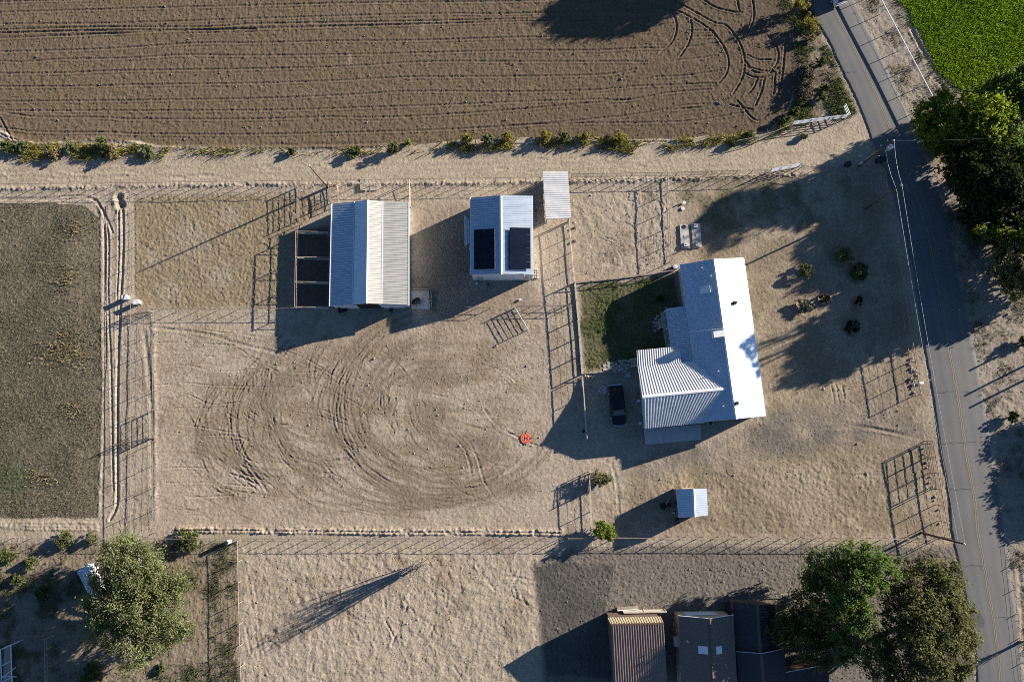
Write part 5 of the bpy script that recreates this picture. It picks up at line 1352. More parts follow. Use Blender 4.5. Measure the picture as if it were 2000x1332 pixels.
yw = np.clip(sum(np.exp(-(((GU - u) / a) ** 2 + ((GV - v) / b_) ** 2)) for u, v, a, b_ in ((130, 545, 16, 18), (125, 690, 40, 28), (135, 655, 20, 14), (75, 935, 26, 16), (145, 800, 22, 14), (150, 450, 16, 14))), 0, 1)
blades("stubble", "yellow seeding weeds scattered in the western pasture", "weeds", ground_pts(mP * yw, 22, 95), .35, .07, LF["straw"], 96, .6)
blades("weeds", "thin weeds on the shaded yard in the bottom left corner", "weeds", ground_pts(mSW * vis * np.clip(.05 + n3 + .8 * n1, 0, 1), 50, 97), .28, .06, LF["shrub"], 98, .7)
blades("weeds", "low green weeds north of the farmhouse", "weeds", ground_pts(mGN * np.clip(n3 + .7 * n1, 0, 1), 34, 99), .12, .045, LF["shrub"], 100, .8)
blades("weeds", "dry weeds on the small island between lawn and pens", "weeds", ground_pts(pits * np.clip(-.35 + n3 + .8 * n1, 0, 1), 14, 101), .14, .04, LF["stub"], 102, .8)
# --- loose clods and pebbles
def clods(label, mask, dens, size, mt, seed):
    rng = np.random.default_rng(seed); p = ground_pts(mask * vis, dens, seed); n = len(p)
    base = np.array([(1, 0, 0), (0, 1, 0), (-1, 0, 0), (0, -1, 0), (0, 0, .8), (0, 0, -.5)], np.float32)
    sc = (size * rng.uniform(.5, 1.5, (n, 1, 1)) * rng.uniform(.7, 1.3, (n, 1, 3)) * (1 + 1.2 * (rng.uniform(0, 1, (n, 1, 1)) > .95)))
    a = rng.uniform(0, 6.28, n); c_, s_ = np.cos(a)[:, None], np.sin(a)[:, None]
    V = base[None] * sc; V = np.stack([V[..., 0] * c_ - V[..., 1] * s_, V[..., 0] * s_ + V[..., 1] * c_, V[..., 2]], -1) + p[:, None, :] + np.array([0, 0, .03])
    f = np.array([(0, 1, 4), (1, 2, 4), (2, 3, 4), (3, 0, 4), (1, 0, 5), (2, 1, 5), (3, 2, 5), (0, 3, 5)])
    F = (f[None] + 6 * np.arange(n)[:, None, None]).reshape(-1, 3)
    o = put("loose_clods", raw_mesh("loose_clods", V.reshape(-1, 3), F, mt)); tag(o, label, "clods", None, "stuff")
clm = mat("dirt_clods", (.20, .155, .11), (.36, .295, .225), .8, .95); clg = mat("gravel_stones", (.10, .09, .08), (.24, .21, .18), 3, .95)
clods("loose dirt clods kicked up in the riding arena", mA * np.clip(.2 + sw + .6 * n1, 0, 1), 5, .055, clm, 201)
clods("loose clods and hoof crumbs of the sandy lot and pens", np.clip(s_lot + pits, 0, 1) * np.clip(.1 + n1 + .5 * n3, 0, 1), 4, .06, clm, 202)
clods("coarse gravel on the southern yard and driveway", np.clip(mGS + mD * .5, 0, 1) * np.clip(.5 + n1, 0, 1), 7, .042, clg, 203)
clods("clods turned up along the ploughed field", mF * np.clip(.4 + n1, 0, 1), 2.2, .07, mat("field_clods", (.10, .075, .055), (.20, .15, .11), 1, .95), 204)
clods("stones and crumbs along the front yard and the verge", np.clip(mFr * .5 + mVE * .6 + mWN * .6, 0, 1) * np.clip(n1 + .1, 0, 1), 4, .055, clm, 205)
# ------------------------------------------------------------------ vehicles and yard things
def loft(b, secs):
    """closed body through rings of equal count"""
    n = len(secs[0]); vs = [v for s in secs for v in s]; fs = []
    for i in range(len(secs) - 1):
        for k in range(n):
            k2 = (k + 1) % n
            fs.append((i * n + k, i * n + k2, (i + 1) * n + k2, (i + 1) * n + k))
    fs.append(tuple(range(n - 1, -1, -1))); fs.append(tuple((len(secs) - 1) * n + k for k in range(n)))
    return b.add(vs, fs)
def ring(x, w, z0, z1, c=.12, tw=None):
    """rounded cross section across the car at x, half width w (tw at the top)"""
    tw = tw or w
    return [(x, -w, z0 + c), (x, -w, z1 - c * 1.4), (x, -tw + c * .5, z1 - c * .25), (x, -tw + c * 1.6, z1), (x, tw - c * 1.6, z1), (x, tw - c * .5, z1 - c * .25), (x, w, z1 - c * 1.4), (x, w, z0 + c), (x, w - c, z0), (x, -w + c, z0)]
def wheel(t, x, y, r=.38, w=.26, rim=None):
    o = MB()
    o2 = [(r * .55, -w / 2), (r * .93, -w / 2), (r, -w / 4), (r, w / 4), (r * .93, w / 2), (r * .55, w / 2)]
    o.lathe((0, 0, 0), o2, 20)
    wo = put("wheel", o.mesh("wheel", M["black"], True), t, Vector((x, y, r))); wo.rotation_euler = (math.pi / 2, 0, 0)
    q = MB().lathe((0, 0, 0), [(r * .18, -w * .53), (r * .56, -w * .5), (r * .56, w * .5), (r * .18, w * .53)], 12)
    put("rim", q.mesh("rim", rim or M["steel"], False), wo)
def pickup(label, u, v, rz):
    t = thing("pickup_truck", label, "pickup truck", P(u, v), rz)
    BK = M["car_black"]
    # +x is the front
    b = MB(); loft(b, [ring(-2.78, .92, .48, 1.02), ring(-2.70, .98, .42, 1.08), ring(-.95, 1.0, .40, 1.10)]); b.build("lower_body", BK, t)
    for s in (-1, 1):
        MB().beam((-2.75, s * .90, 1.16), (-.95, s * .92, 1.16), .14, .30).build("bed_side", BK, t)
        MB().beam((-2.72, s * .90, 1.32), (-.95, s * .92, 1.32), .17, .03).build("bed_rail", M["bin"], t)
    MB().box((-2.76, 0, 1.10), (.09, 1.82, .42)).build("tailgate", BK, t)
    MB().box((-1.85, 0, 1.092), (1.7, 1.68, .02)).build("bed_floor", M["bin"], t)
    b = MB(); loft(b, [ring(-.96, 1.0, .40, 1.18), ring(1.35, 1.0, .40, 1.18), ring(2.30, .97, .42, 1.13), ring(2.72, .86, .46, .98), ring(2.86, .70, .52, .88)]); b.build("body", BK, t, False)
    b = MB(); loft(b, [ring(-.93, .93, 1.1, 1.30, .06, .90), ring(-.78, .93, 1.1, 1.82, .10, .74), ring(.55, .93, 1.1, 1.86, .10, .76), ring(.72, .93, 1.1, 1.78, .10, .74), ring(1.42, .95, 1.1, 1.20, .05, .88)]); b.build("cab", BK, t)
    MB().add([(.70, -.70, 1.805), (.70, .70, 1.805), (1.40, .84, 1.225), (1.40, -.84, 1.225)], [(0, 3, 2, 1)]).build("windshield", M["glass"], t)
    MB().add([(-.80, -.68, 1.80), (-.80, .68, 1.80), (-.94, .82, 1.32), (-.94, -.82, 1.32)], [(0, 1, 2, 3)]).build("rear_window", M["glass"], t)
    for s in (-1, 1):
        MB().add([(-.62, s * .965, 1.25), (.95, s * .965, 1.25), (.55, s * .825, 1.74), (-.60, s * .825, 1.74)], [(0, 1, 2, 3), (3, 2, 1, 0)]).build("side_window", M["glass"], t)
        MB().box((.98, s * 1.12, 1.24), (.14, .26, .20)).build("mirror", BK, t)
        MB().box((2.66, s * .66, .86), (.30, .36, .17), s * -.35).build("headlight", M["lamp"], t)
        MB().box((-2.80, s * .86, .98), (.06, .14, .34)).build("taillight", M["tail"], t)
        for x in (-1.78, 1.78): wheel(t, x, s * .86)
    b = MB(); loft(b, [[(x, y, z) for x, y, z in ((2.62, s * .95, .62), (2.80, s * .95, .62), (2.80, s * .95, .44), (2.62, s * .95, .44))] if abs(s) == 1 else [(2.82, s, .64), (2.96, s, .62), (2.96, s, .42), (2.82, s, .44)] for s in (-1, -.5, .5, 1)]); b.build("front_bumper", M["chrome"], t)
    MB().box((-2.90, 0, .56), (.16, 1.86, .18)).build("rear_bumper", M["chrome"], t)
    MB().box((2.84, 0, .74), (.06, 1.0, .2)).build("grille", M["bin"], t)
    MB().box((-2.2, -.25, 1.19), (.3, .42, .16), .4).build("bed_tool_box", M["tail"], t)
    return t
a, b_ = P(1200, 757), P(1208, 825); d = b_ - a
pickup("black pickup truck parked in the shade west of the farmhouse wing", 1204.5, 792, math.atan2(d.y, d.x))
def suv(label, loc, rz):
    t = thing("sport_utility_vehicle", label, "car", loc, rz); W = M["car_white"]
    b = MB(); loft(b, [ring(-2.42, .84, .50, 1.05), ring(-2.30, .94, .42, 1.12), ring(1.2, .95, .40, 1.12), ring(2.1, .92, .42, 1.02), ring(2.42, .78, .48, .88)]); b.build("body", W, t)
    b = MB(); loft(b, [ring(-2.36, .90, 1.02, 1.16, .05, .86), ring(-2.02, .90, 1.02, 1.76, .10, .72), ring(.15, .90, 1.02, 1.80, .10, .74), ring(1.25, .92, 1.02, 1.14, .04, .86)]); b.build("cabin", W, t)
    MB().add([(-2.06, -.66, 1.735), (-2.06, .66, 1.735), (-2.385, .80, 1.18), (-2.385, -.80, 1.18)], [(0, 1, 2, 3)]).build("rear_window", M["glass"], t)
    MB().add([(.20, -.68, 1.785), (.20, .68, 1.785), (1.24, .82, 1.165), (1.24, -.82, 1.165)], [(0, 3, 2, 1)]).build("windshield", M["glass"], t)
    for s in (-1, 1):
        MB().add([(-2.0, s * .915, 1.2), (.85, s * .915, 1.2), (.15, s * .80, 1.66), (-1.9, s * .80, 1.66)], [(0, 1, 2, 3), (3, 2, 1, 0)]).build("side_window", M["glass"], t)
        MB().box((.75, s * 1.04, 1.2), (.12, .22, .16)).build("mirror", W, t)
        MB().box((-2.40, s * .80, 1.0), (.08, .16, .36)).build("taillight", M["tail"], t)
        MB().beam((-1.7, s * .66, 1.84), (.0, s * .66, 1.86), .05, .05).build("roof_rail", M["chrome"], t)
        for x in (-1.42, 1.45): wheel(t, x, s * .84, .36)
    MB().box((-2.46, 0, .62), (.18, 1.78, .24)).build("rear_bumper", W, t)
    return t
pa, pb = P(1600, -30), P(1636, 40); d = pa - pb
sp = P(1624, -12); sp.z = .12
suv("white vehicle driving away at the top end of the road", sp, math.atan2(d.y, d.x))
# old vehicle under the elm
def old_van(label, u, v, rz):
    t = thing("old_van", label, "van", P(u, v), rz); W = M["car_old"]
    b = MB(); loft(b, [ring(-2.1, .90, .5, 1.9, .14, .80), ring(1.1, .92, .5, 1.95, .14, .80), ring(1.8, .92, .5, 1.20, .08, .86), ring(2.2, .82, .5, .95)]); b.build("body", W, t)
    MB().add([(1.13, -.72, 1.90), (1.13, .72, 1.90), (1.80, .82, 1.25), (1.80, -.82, 1.25)], [(0, 3, 2, 1)]).build("windshield", M["glass"], t)
    for s in (-1, 1):
        for x in (-1.3, 1.3): wheel(t, x, s * .84, .34)
        MB().beam((-2.0, s * .7, 1.97), (1.0, s * .7, 2.0), .06, .06).build("roof_rail", M["steel"], t)
    return t
old_van("pale old van half hidden under the elm crown", 190, 1130, math.radians(-58))
t = thing("flatbed_trailer", "dark flat trailer with a pale rim poking out left of the elm crown", "trailer", P(176, 1116), math.radians(52))
MB().box((0, 0, .75), (1.9, 1.6, .1)).build("deck", mat("rusty_deck", (.07, .045, .04), (.12, .07, .06), 2, .8), t)
for s in (-1, 1): MB().beam((-.95, s * .82, .84), (.95, s * .82, .84), .08, .16).build("side_rail", M["steel"], t)
MB().beam((.98, -.8, .84), (.98, .8, .84), .08, .16).build("front_rail", M["steel"], t)
for s in (-1, 1): wheel(t, 0, s * .85, .33)
# open pipe frame in the corner
t = thing("shade_frame", "open white pipe shade frame in the bottom left corner", "frame", P(10, 1300)); o = t.location
f0 = [P(1, 1268, 2.4), P(21, 1259, 2.4), P(24, 1345, 2.4), P(3, 1345, 2.4)]
for p, q in zip(f0, f0[1:] + f0[:1]): MB(o).tube([p, q], .06, 6).build("rail", M["pipe_white"], t)
for u1, v1, u2, v2 in ((2, 1300, 20, 1291), (3, 1324, 30, 1303), (2, 1321, 32, 1321), (4, 1331, 24, 1322)): MB(o).tube([P(u1, v1, 2.4), P(u2, v2, 2.4)], .05, 6).build("rafter", M["pipe_white"], t)
for p in f0: MB(o).tube([Vector((p.x, p.y, -.1)), p], .06, 6).build("post", M["pipe_white"], t)
sd = [P(8, 1262, .5), P(20, 1258, .5), P(23, 1340, .5), P(6, 1340, .5)]
MB(o).slab(sd[::-1], .06).build("platform", M["post_wood"], t)
# concrete tank lids
for lb, q, risers in (("concrete septic tank lid nearer the garden plot, with a round hatch", [(1327, 440), (1343, 439), (1347.5, 485), (1330, 486)], ((1335, 444), (1339, 479))),
                      ("concrete septic tank lid nearer the farmhouse, with two square risers", [(1349.5, 438), (1367, 437), (1370.5, 483), (1353, 485)], ((1358, 442), (1362, 478)))):
    pts = [P(u, v) for u, v in q]; c = centre(pts); t = thing("tank_lid", lb, "tank lid", c, 0, "concrete tank lids")
    MB(c).prism([(p.x, p.y) for p in pts][::-1], -.1, .20).build("slab", M["concrete"], t)
    for k, (u, v) in enumerate(risers):
        r = P(u, v) - c
        if k == 0 and u < 1350: MB().lathe(r + Vector((0, 0, .18)), [(.30, 0), (.30, .06), (.24, .07), (.22, .03)], 14).build("hatch", M["dark"], t)
        else:
            MB().box(r + Vector((0, 0, .30)), (.62, .58, .24), -.08).build("riser", M["concrete_pale"], t); MB().lathe(r + Vector((0, 0, .42)), [(.10, 0), (.08, .05)], 8).build("knob", M["concrete"], t)
    m_ = (P(q[0][0], q[0][1]) + P(q[2][0], q[2][1])) / 2 - c; MB().box(m_ + Vector((0, 0, .23)), (.24, .24, .08)).build("lifting_block", M["concrete_pale"], t)
def bucket(label, u, v, r, h, mt, name="bucket", cat="bucket", group=None, tip=False):
    t = thing(name, label, cat, P(u, v), 0, group)
    MB().lathe((0, 0, 0), [(r * .82, -.02), (r, h), (r * .92, h), (r * .76, .06)], 14).build("body", mt, t)
    MB().lathe((0, 0, 0), [(r * 1.04, h - .04), (r * 1.06, h + .01), (r * .96, h + .01)], 14).build("rim", mt, t)
    return t
def drum(label, u, v, r, h, mt, lid=None, name="barrel", cat="barrel", group=None):
    t = thing(name, label, cat, P(u, v), 0, group)
    MB().lathe((0, 0, 0), [(r, -.02), (r * 1.03, h * .3), (r, h * .33), (r * 1.03, h * .66), (r, h * .7), (r, h)], 16).build("body", mt, t)
    MB().lathe((0, 0, 0), [(r * .98, h), (r * .98, h + .03), (r * .3, h + .05)], 16).build("lid", lid or mt, t)
    return t
drum("white round lid standing on the grass left of the tank lids", 1333, 408, .26, .12, M["white"], name="round_lid", cat="lid")
t = thing("plastic_chair", "white broken plastic piece just above the round white lid", "plastic piece", P(1336, 397), .4)
MB().box((0, 0, .2), (.42, .30, .06), .2).build("seat", M["white"], t); MB().box((-.12, .14, .33), (.3, .05, .3), .5).build("back", M["white"], t); MB().box((.1, -.1, .08), (.06, .06, .2)).build("leg", M["white"], t)
drum("round dark drum with a pale rim at the farmhouse's north-west corner", 1316, 524, .36, 1.0, M["bin"], M["steel"])
t = thing("downspout_pipe", "pale pipe leaning from the drum to the farmhouse roof corner", "pipe", P(1318, 524)); e = P(1327.5, 533, 2.5) - t.location
MB().tube([(.2, -.1, .9), (.45, -.35, 1.6), e], .05, 6).build("pipe", M["white"], t)
# trough pad beside the barn
q = [P(803, 567), P(838, 567), P(840, 605), P(804, 605)]; c = centre(q)
t = thing("concrete_pad", "concrete wash pad with dark kerbs against the barn's east wall", "concrete pad", c)
MB(c).prism([(p.x, p.y) for p in q][::-1], -.1, .09).build("slab", M["concrete"], t)
MB(c).beam(P(803, 566) + Vector((0, 0, .2)), P(840, 566) + Vector((0, 0, .2)), .12, .45).build("kerb", M["post_wood"], t); MB(c).beam(P(842, 566) + Vector((0, 0, .2)), P(844, 605) + Vector((0, 0, .2)), .12, .45).build("kerb", M["post_wood"], t)
t = thing("water_tub", "black oval water tub on the concrete pad", "tub", P(813, 589, .09), .6)
MB().lathe((0, 0, 0), [(.40, 0), (.46, .5), (.42, .5), (.36, .08)], 16).build("tub", M["bin"], t).scale = (1.5, .85, 1)
bucket("dark bucket with a green rim south of the barn", 765, 607, .28, .42, M["bin"])
t = thing("wheelbarrow", "dark wheelbarrow at the barn's open door", "wheelbarrow", P(672, 606), .3)
MB().add([(-.5, -.32, .45), (.4, -.32, .45), (.4, .32, .45), (-.5, .32, .45), (-.65, -.42, .75), (.6, -.42, .75), (.6, .42, .75), (-.65, .42, .75)], [(3, 2, 1, 0), (0, 1, 5, 4), (1, 2, 6, 5), (2, 3, 7, 6), (3, 0, 4, 7)]).build("tray", M["bin"], t)
for s in (-1, 1): MB().tube([(.7, s * .1, .25), (-.4, s * .28, .5), (-1.2, s * .3, .6)], .025, 6).build("handle", M["post_wood"], t)
wheel(t, .75, 0, .2, .1)
# pallets by the lane fence
def pallet(label, u, v, rz, z=0, n=1):
    t = thing("pallet", label, "pallet", P(u, v), rz, "pallets behind the barn"); t.location.z = z
    for k in range(7): MB().box((0, -.52 + k * 1.04 / 6, .14), (1.2, .11, .022)).build("board", M["pale_wood"], t)
    for x in (-.55, 0, .55): MB().box((x, 0, .065), (.09, 1.1, .12)).build("runner", M["post_wood"], t)
    return t
pallet("pale pallet lying nearest the lane fence north of the barn", 711, 357, 1.57); pallet("pallet crossing the pale one north of the barn", 712, 366, .1, .16); pallet("darker weathered pallet right of the other two north of the barn", 730, 365, 0.05)
# pump boxes
for lb, u, v, rz in (("white pump box beside the ditch, the left one with a pipe", 250, 583, .2), ("white tilted pump box right of the other, by the corral corner", 272, 592, .25)):
    t = thing("pump_box", lb, "pump box", P(u, v), rz, "white pump boxes")
    MB().box((0, 0, .45), (.70, .55, .95)).build("cabinet", M["tank"], t); MB().slab([(-.4, -.34, .97), (.4, -.34, .97), (.4, .34, 1.05), (-.4, .34, 1.05)], .05).build("lid", M["tank"], t)
    MB().tube([(-.35, .2, .3), (-.7, .2, .3), (-.7, .2, -.1)], .06, 6).build("pipe", M["steel"], t)
drum("white stand pipe with a dark mouth at the boundary fence corner", 449, 1057, .28, 1.25, M["tank"], M["dark"], name="standpipe", cat="standpipe")
# orange landing pad with its H
c = P(1027, 856); c.z = hz(c.x, c.y) + .05
t = thing("landing_pad", "round orange landing pad with a black H on the bare dirt", "landing pad", c)
MB().lathe((0, 0, 0), [(.74, 0), (.76, .015), (.74, .03)], 40).build("disc", M["red_cloth"], t)
rb = MB(); n = 40
for k in range(n):
    if k % 10 in (0,): continue
    a0, a1 = 2 * math.pi * k / n, 2 * math.pi * (k + 1) / n
    rb.add([(r * math.cos(a), r * math.sin(a), .036) for r, a in ((.50, a0), (.56, a0), (.56, a1), (.50, a1))], [(0, 1, 2, 3)])
rb.build("ring_mark", M["black"], t)
hb = MB()
for x in (-.18, .18): hb.add([(x - .07, -.29, .036), (x + .07, -.29, .036), (x + .07, .29, .036), (x - .07, .29, .036)], [(0, 1, 2, 3)])
hb.add([(-.11, -.05, .036), (.11, -.05, .036), (.11, .05, .036), (-.11, .05, .036)], [(0, 1, 2, 3)]); hb.build("letter_h", M["black"], t)
for k in range(4):
    a = math.pi / 2 * k + .0; MB().box((.74 * math.cos(a), .74 * math.sin(a), .04), (.16, .16, .05), a).build("peg_tab", M["black"], t)
# bins
for lb, u, v in (("black wheeled bin by the short dark lane fence", 1652, 325), ("black dumpster box right of the leaning pole's foot", 1715, 316)):
    t = thing("rubbish_bin", lb, "bin", P(u, v), .1, "black bins at the lane corner"); w = .62 if u < 1700 else 1.1
    MB().add([(-w * .42, -.26, .05), (w * .42, -.26, .05), (w * .42, .26, .05), (-w * .42, .26, .05), (-w * .5, -.33, 1.0), (w * .5, -.33, 1.0), (w * .5, .33, 1.0), (-w * .5, .33, 1.0)], [(3, 2, 1, 0), (4, 5, 6, 7), (0, 1, 5, 4), (1, 2, 6, 5), (2, 3, 7, 6), (3, 0, 4, 7)]).build("body", M["bin"], t)
    MB().slab([(-w * .54, -.38, 1.04), (w * .54, -.38, 1.04), (w * .54, .38, 1.10), (-w * .54, .38, 1.10)], .06).build("lid", M["bin"], t)
    for s in (-1, 1): wheel(t, s * w * .4, .3, .11, .05)
# clutter behind the garden shed
drum("pale round planter behind the garden shed", 1305, 984, .34, .6, M["concrete"], M["dark"], name="planter", cat="planter")
drum("dark tyre planter left of the pale one behind the garden shed", 1295, 988, .42, .45, M["black"], M["dark"], name="planter", cat="planter")
bucket("small white bucket at the garden shed's west wall", 1319, 994, .17, .35, M["white"]); bucket("small grey bucket by the white one at the shed wall", 1315, 1001, .15, .3, M["steel"])
t = thing("charcoal_grill", "black grill with a silver handle at the garden shed's corner", "grill", P(1319, 1016), .2)
MB().lathe((0, 0, .62), [(.12, -.02), (.40, .16), (.46, .30), (.40, .44), (.12, .54)], 16).build("kettle", M["bin"], t, True); MB().tube([(-.1, 0, 1.18), (.0, 0, 1.24), (.1, 0, 1.18)], .025, 6).build("handle", M["chrome"], t)
for k in range(3): MB().tube([(0, 0, .7), (.34 * math.cos(k * 2.1), .34 * math.sin(k * 2.1), -.02)], .02, 5).build("leg", M["bin"], t)
# odds against the workshop
t = thing("pipe_stack", "white pipes and gutters stacked against the workshop's west wall", "pipes", P(913, 452)); o = t.location
for k, (u, z) in enumerate(((907.5, 1.6), (910, 1.6), (912.5, 1.35), (915, 1.7))): MB(o).beam(P(u, 421 + 3 * k, z), P(u + 1, 481 - 2 * k, z), .16, .12).build("pipe", M["white"], t)
for v in (430, 472): MB(o).beam(P(906, v, 1.2), P(918, v, 1.2), .08, .08).build("bracket", M["post_wood"], t); MB(o).beam(P(908, v, 1.2), P(908, v, -.1), .08, .08).build("bracket_leg", M["post_wood"], t)
MB(o).beam(P(916, 480, 1.0), P(918, 490, .1), .1, .06).build("loose_board", M["white"], t)
def stone_mesh(rng, sx, sy, sz):
    b = MB(); n = 8; prof = []
    rr = [rng.uniform(.75, 1.15) for _ in range(n)]
    vs = []
    for f, z in ((.80, -.3), (1.0, .25), (.72, .85), (.30, 1.0)):
        for k in range(n):
            a = 2 * math.pi * k / n; vs.append((sx * f * rr[k] * math.cos(a) * rng.uniform(.92, 1.08), sy * f * rr[k] * math.sin(a) * rng.uniform(.92, 1.08), sz * z * rng.uniform(.9, 1.1)))
    fs = [(i * n + k, i * n + (k + 1) % n, (i + 1) * n + (k + 1) % n, (i + 1) * n + k) for i in range(3) for k in range(n)]
    fs += [tuple(range(n - 1, -1, -1)), tuple(3 * n + k for k in range(n))]
    return b.add(vs, fs).mesh("stone", M["rock"])
rr = random.Random(7)
SM = [stone_mesh(rr, .24, .19, .22) for _ in range(5)]
for k in range(12):
    u, v = 1041 + (k % 3) * 4.2 + rr.uniform(-.6, .6), 527 + (k // 3) * 5.2 + rr.uniform(-.6, .6)
    o = put("paving_block", SM[k % 5], None, P(u, v) + Vector((0, 0, .04))); o.rotation_euler.z = rr.uniform(0, 6)
    tag(o, "pale paving block stacked at the workshop's south-east corner", "block", "paving blocks at the workshop corner")
for k in range(16):
    u, v = 1776 + rr.uniform(-4, 18), 700 + k * 4.4 + rr.uniform(-2, 2); s = rr.uniform(.5, 1.25)
    o = put("rock", SM[k % 5], None, P(u, v)); o.scale = (s, s, s); o.rotation_euler.z = rr.uniform(0, 6)
    tag(o, "loose pale rock at the south end of the tall front fence", "rock", "rocks at the end of the front fence")
for k in range(12):
    u, v = 1803 + k * 3.0 + rr.uniform(-3, 3), 876 + k * 13 + rr.uniform(-4, 4); s = rr.uniform(.4, .9)
    o = put("rock", SM[k % 5], None, P(u, v)); o.scale = (s, s, s); o.rotation_euler.z = rr.uniform(0, 6)
    tag(o, "loose rock along the tall road fence south of the driveway", "rock", "rocks along the southern road fence")
for k in range(9):
    u, v = 1146 + rr.uniform(-5, 12), 737 + rr.uniform(-4, 5); s = rr.uniform(.5, 1)
    o = put("rock", SM[k % 5], None, P(u, v)); o.scale = (s, s, s); o.rotation_euler.z = rr.uniform(0, 6)
    tag(o, "pale rock in the little heap at the lawn's south-west corner", "rock", "rocks at the lawn corner")
t = thing("white_cylinder", "white gas cylinder lying among the rocks by the front fence", "cylinder", P(1796, 749), .25)
MB().tube([(-.42, 0, .2), (-.3, 0, .2), (.3, 0, .2), (.42, 0, .2)], [.1, .19, .19, .1], 12).build("body", M["white"], t, True); MB().tube([(.4, 0, .2), (.52, 0, .2)], .05, 8).build("valve", M["steel"], t)
# flagstones
def flags(label, poly, n, seed):
    rng = random.Random(seed); us = [p[0] for p in poly]; vs_ = [p[1] for p in poly]; c = centre([P(*p) for p in poly])
    t = thing("flagstone_path", label, "path", c); b = MB(c); pts = []
    def inside(u, v):
        r = False
        for i in range(len(poly)):
            (xa, ya), (xb, yb) = poly[i], poly[(i + 1) % len(poly)]
            if (ya > v) != (yb > v) and u < (xb - xa) * (v - ya) / (yb - ya) + xa: r = not r
        return r
    tries = 0
    while len(pts) < n and tries < 4000:
        tries += 1; u, v = rng.uniform(min(us), max(us)), rng.uniform(min(vs_), max(vs_))
        if inside(u, v) and all(math.hypot(u - x, v - y) > 5.6 for x, y in pts): pts.append((u, v))
    for u, v in pts:
        p = P(u, v); m = rng.choice((5, 6, 7)); a0 = rng.uniform(0, 6)
        b.prism([(p.x + rng.uniform(.22, .30) * math.cos(a0 + 6.283 * k / m), p.y + rng.uniform(.20, .28) * math.sin(a0 + 6.283 * k / m)) for k in range(m)], -.05, .06 + rng.uniform(0, .02))
    o = b.build("paving", M["stone"], t); return t
flags("flagstone path from the lawn to the steps of the striped wing", [(1176, 724), (1182, 710), (1228, 702), (1229, 718), (1226, 726)], 60, 3)
flags("small flagstone landing at the foot of the back porch steps", [(1276, 624), (1284, 618), (1287, 645), (1278, 648)], 14, 4)
# bottom yard
t = thing("timber_bench", "long timber bench with a pale edge on the gravel by the striped shed", "bench", P(1225, 1187), .06)
MB().box((0, .12, .42), (2.9, .34, .07)).build("seat", M["post_wood"], t); MB().box((0, -.14, .46), (2.9, .10, .10)).build("edge_board", M["white"], t)
for x in (-1.2, 1.2): MB().box((x, .05, .19), (.1, .4, .46)).build("leg", M["post_wood"], t)
t = thing("brush_pile", "dark stick pile against the north wall of the brown house annexes", "brush pile", P(1418, 1180))
b = MB(); rg = random.Random(5)
for k in range(26): a = rg.uniform(0, 6.28); b.tube([(rg.uniform(-.7, .7), rg.uniform(-.5, .5), .1), (rg.uniform(-.9, .9), rg.uniform(-.7, .7), rg.uniform(.3, 1.0))], .025, 5)
b.build("sticks", M["bark"], t)
t = thing("ladder_rack", "pale ladder leaning beside the brown house's west wall", "ladder", P(1316, 1217), 0)
for x in (-.28, .28): MB().beam((x, -1.2, .5), (x, 1.2, 1.5), .06, .06).build("stile", M["alu"], t)
for k in range(7): MB().beam((-.28, -1.05 + k * .35, .56 + k * .146), (.28, -1.05 + k * .35, .56 + k * .146), .05, .04).build("rung", M["alu"], t)
t = thing("leaning_pole", "loose rusty pole lying in the shade west of the olive bush", "pole", P(1132, 951))
MB(t.location).tube([P(1121, 969, .12), P(1145, 928, .7)], .09, 8).build("pole", M["pipe_red"], t)
t = thing("wall_heater", "square condenser unit at the farmhouse's south wall", "air conditioner", P(1385, 826), .1)
MB().box((0, 0, .4), (.85, .7, .85)).build("cabinet", M["wall_grey"], t); MB().lathe((0, 0, .83), [(.28, 0), (.28, .03), (.1, .04)], 14).build("fan_grille", M["bin"], t)
t = thing("stepping_slab", "small square concrete slab by the low fence south of the lawn", "slab", P(1227, 733)); MB().prism([(-.35, -.3), (.35, -.28), (.33, .3), (-.36, .28)], -.05, .12).build("slab", M["concrete_pale"], t); MB().box((0, 0, .13), (.2, .2, .04)).build("inset", M["concrete"], t)
t = thing("yard_hydrant", "pale hydrant on a stone ring by the pickup's tail", "hydrant", P(1178, 762)); MB().tube([(0, 0, -.1), (0, 0, .75), (.2, 0, .85)], .045, 8).build("pipe", M["steel"], t)
MB().lathe((0, 0, 0), [(.55, -.02), (.62, .08), (.45, .1), (.40, .02)], 14).build("stone_ring", M["concrete"], t)
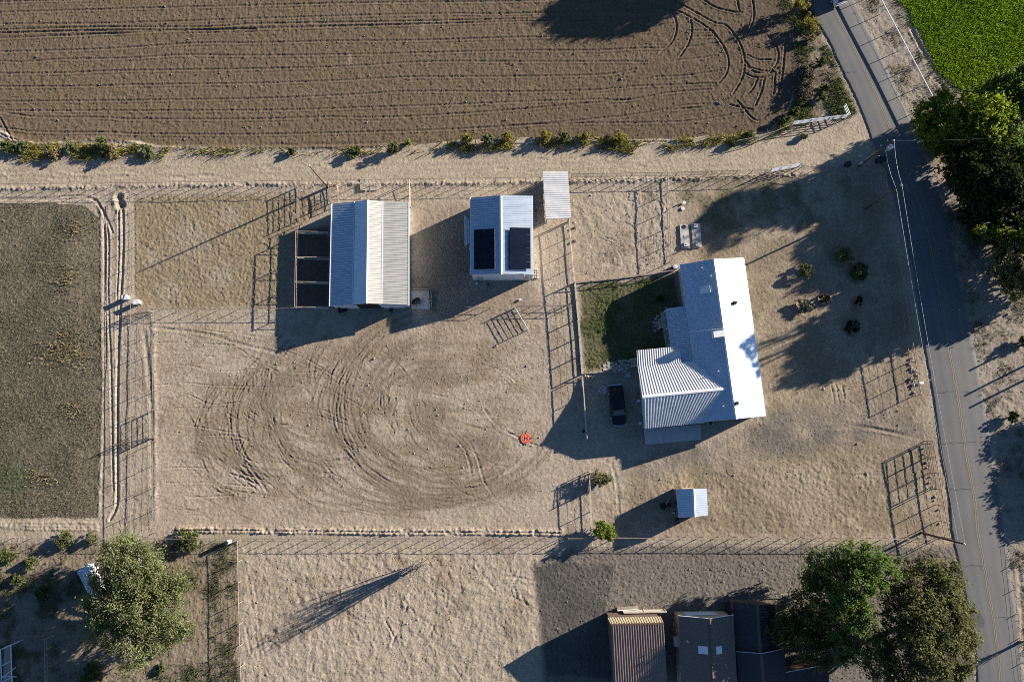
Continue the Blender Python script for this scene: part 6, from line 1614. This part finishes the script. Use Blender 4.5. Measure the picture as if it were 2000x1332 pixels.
drum("small pale pot by the end of the fence west of the pickup", 1139, 842, .26, .45, M["steel"], M["dark"], name="pot", cat="pot")
for k, (u, v) in enumerate(((1247, 783), (1250, 826))):
    t = thing("hose_reel", ("hose reel at the wing's west wall, the upper one", "hose reel at the wing's west wall, the lower one")[k], "hose reel", P(u, v)); MB().lathe((0, 0, .1), [(.14, 0), (.26, .04), (.26, .20), (.14, .24)], 14).build("drum", M["steel"], t); MB().box((0, 0, .06), (.4, .3, .12)).build("base", M["bin"], t)
t = thing("salt_block", "white salt block on the dirt south of the workshop", "block", P(1015, 586), .3); MB().box((0, 0, .13), (.36, .30, .28)).build("block", M["white"], t); MB().box((.05, .0, .28), (.2, .2, .05)).build("worn_top", M["tank"], t)
for k, (u, v) in enumerate(((931, 555), (954, 557))):
    bucket(("pale bucket below the workshop's small door", "black bucket below the workshop's garage door")[k], u, v, .17, .3, (M["white"], M["bin"])[k])
for k, (u, v) in enumerate(((1123, 445), (1123, 471), (1046, 413))):
    drum(("dark stump by the pale rail fence, the upper one", "dark stump by the pale rail fence, the lower one", "dark stump in the open shed's shadow")[k], u, v, .2, .3, M["bark"], M["bark"], name="stump", cat="stump")
tt = thing("post_reflector", "white marker stub on the verge at the lane mouth", "marker", P(1677, 308), .3); MB().tube([(0, 0, -.1), (0, 0, .9)], .05, 8).build("post", M["pipe_white"], tt); MB().box((0, 0, .85), (.5, .08, .12)).build("plate", M["white"], tt)
for k, (u, v, h) in enumerate(((1992, 578, 4.2), (1990, 672, 2.6), (2012, 705, 3.4), (2014, 732, 3.2))):
    t = thing("tall_post", ("bare tall post at the right edge, the topmost", "tall post at the right edge beside the dark bush", "tall post just outside the right edge, the upper of two", "tall post just outside the right edge, the lower of two")[k], "post", P(u + 8, v), 0, "tall posts on the far verge")
    MB().tube([(0, 0, -.2), (0, 0, h)], [.17, .13], 9).build("post", M["post_wood"], t); MB().lathe((0, 0, h), [(.14, 0), (.15, .05), (.03, .08)], 9).build("cap", M["steel"], t)
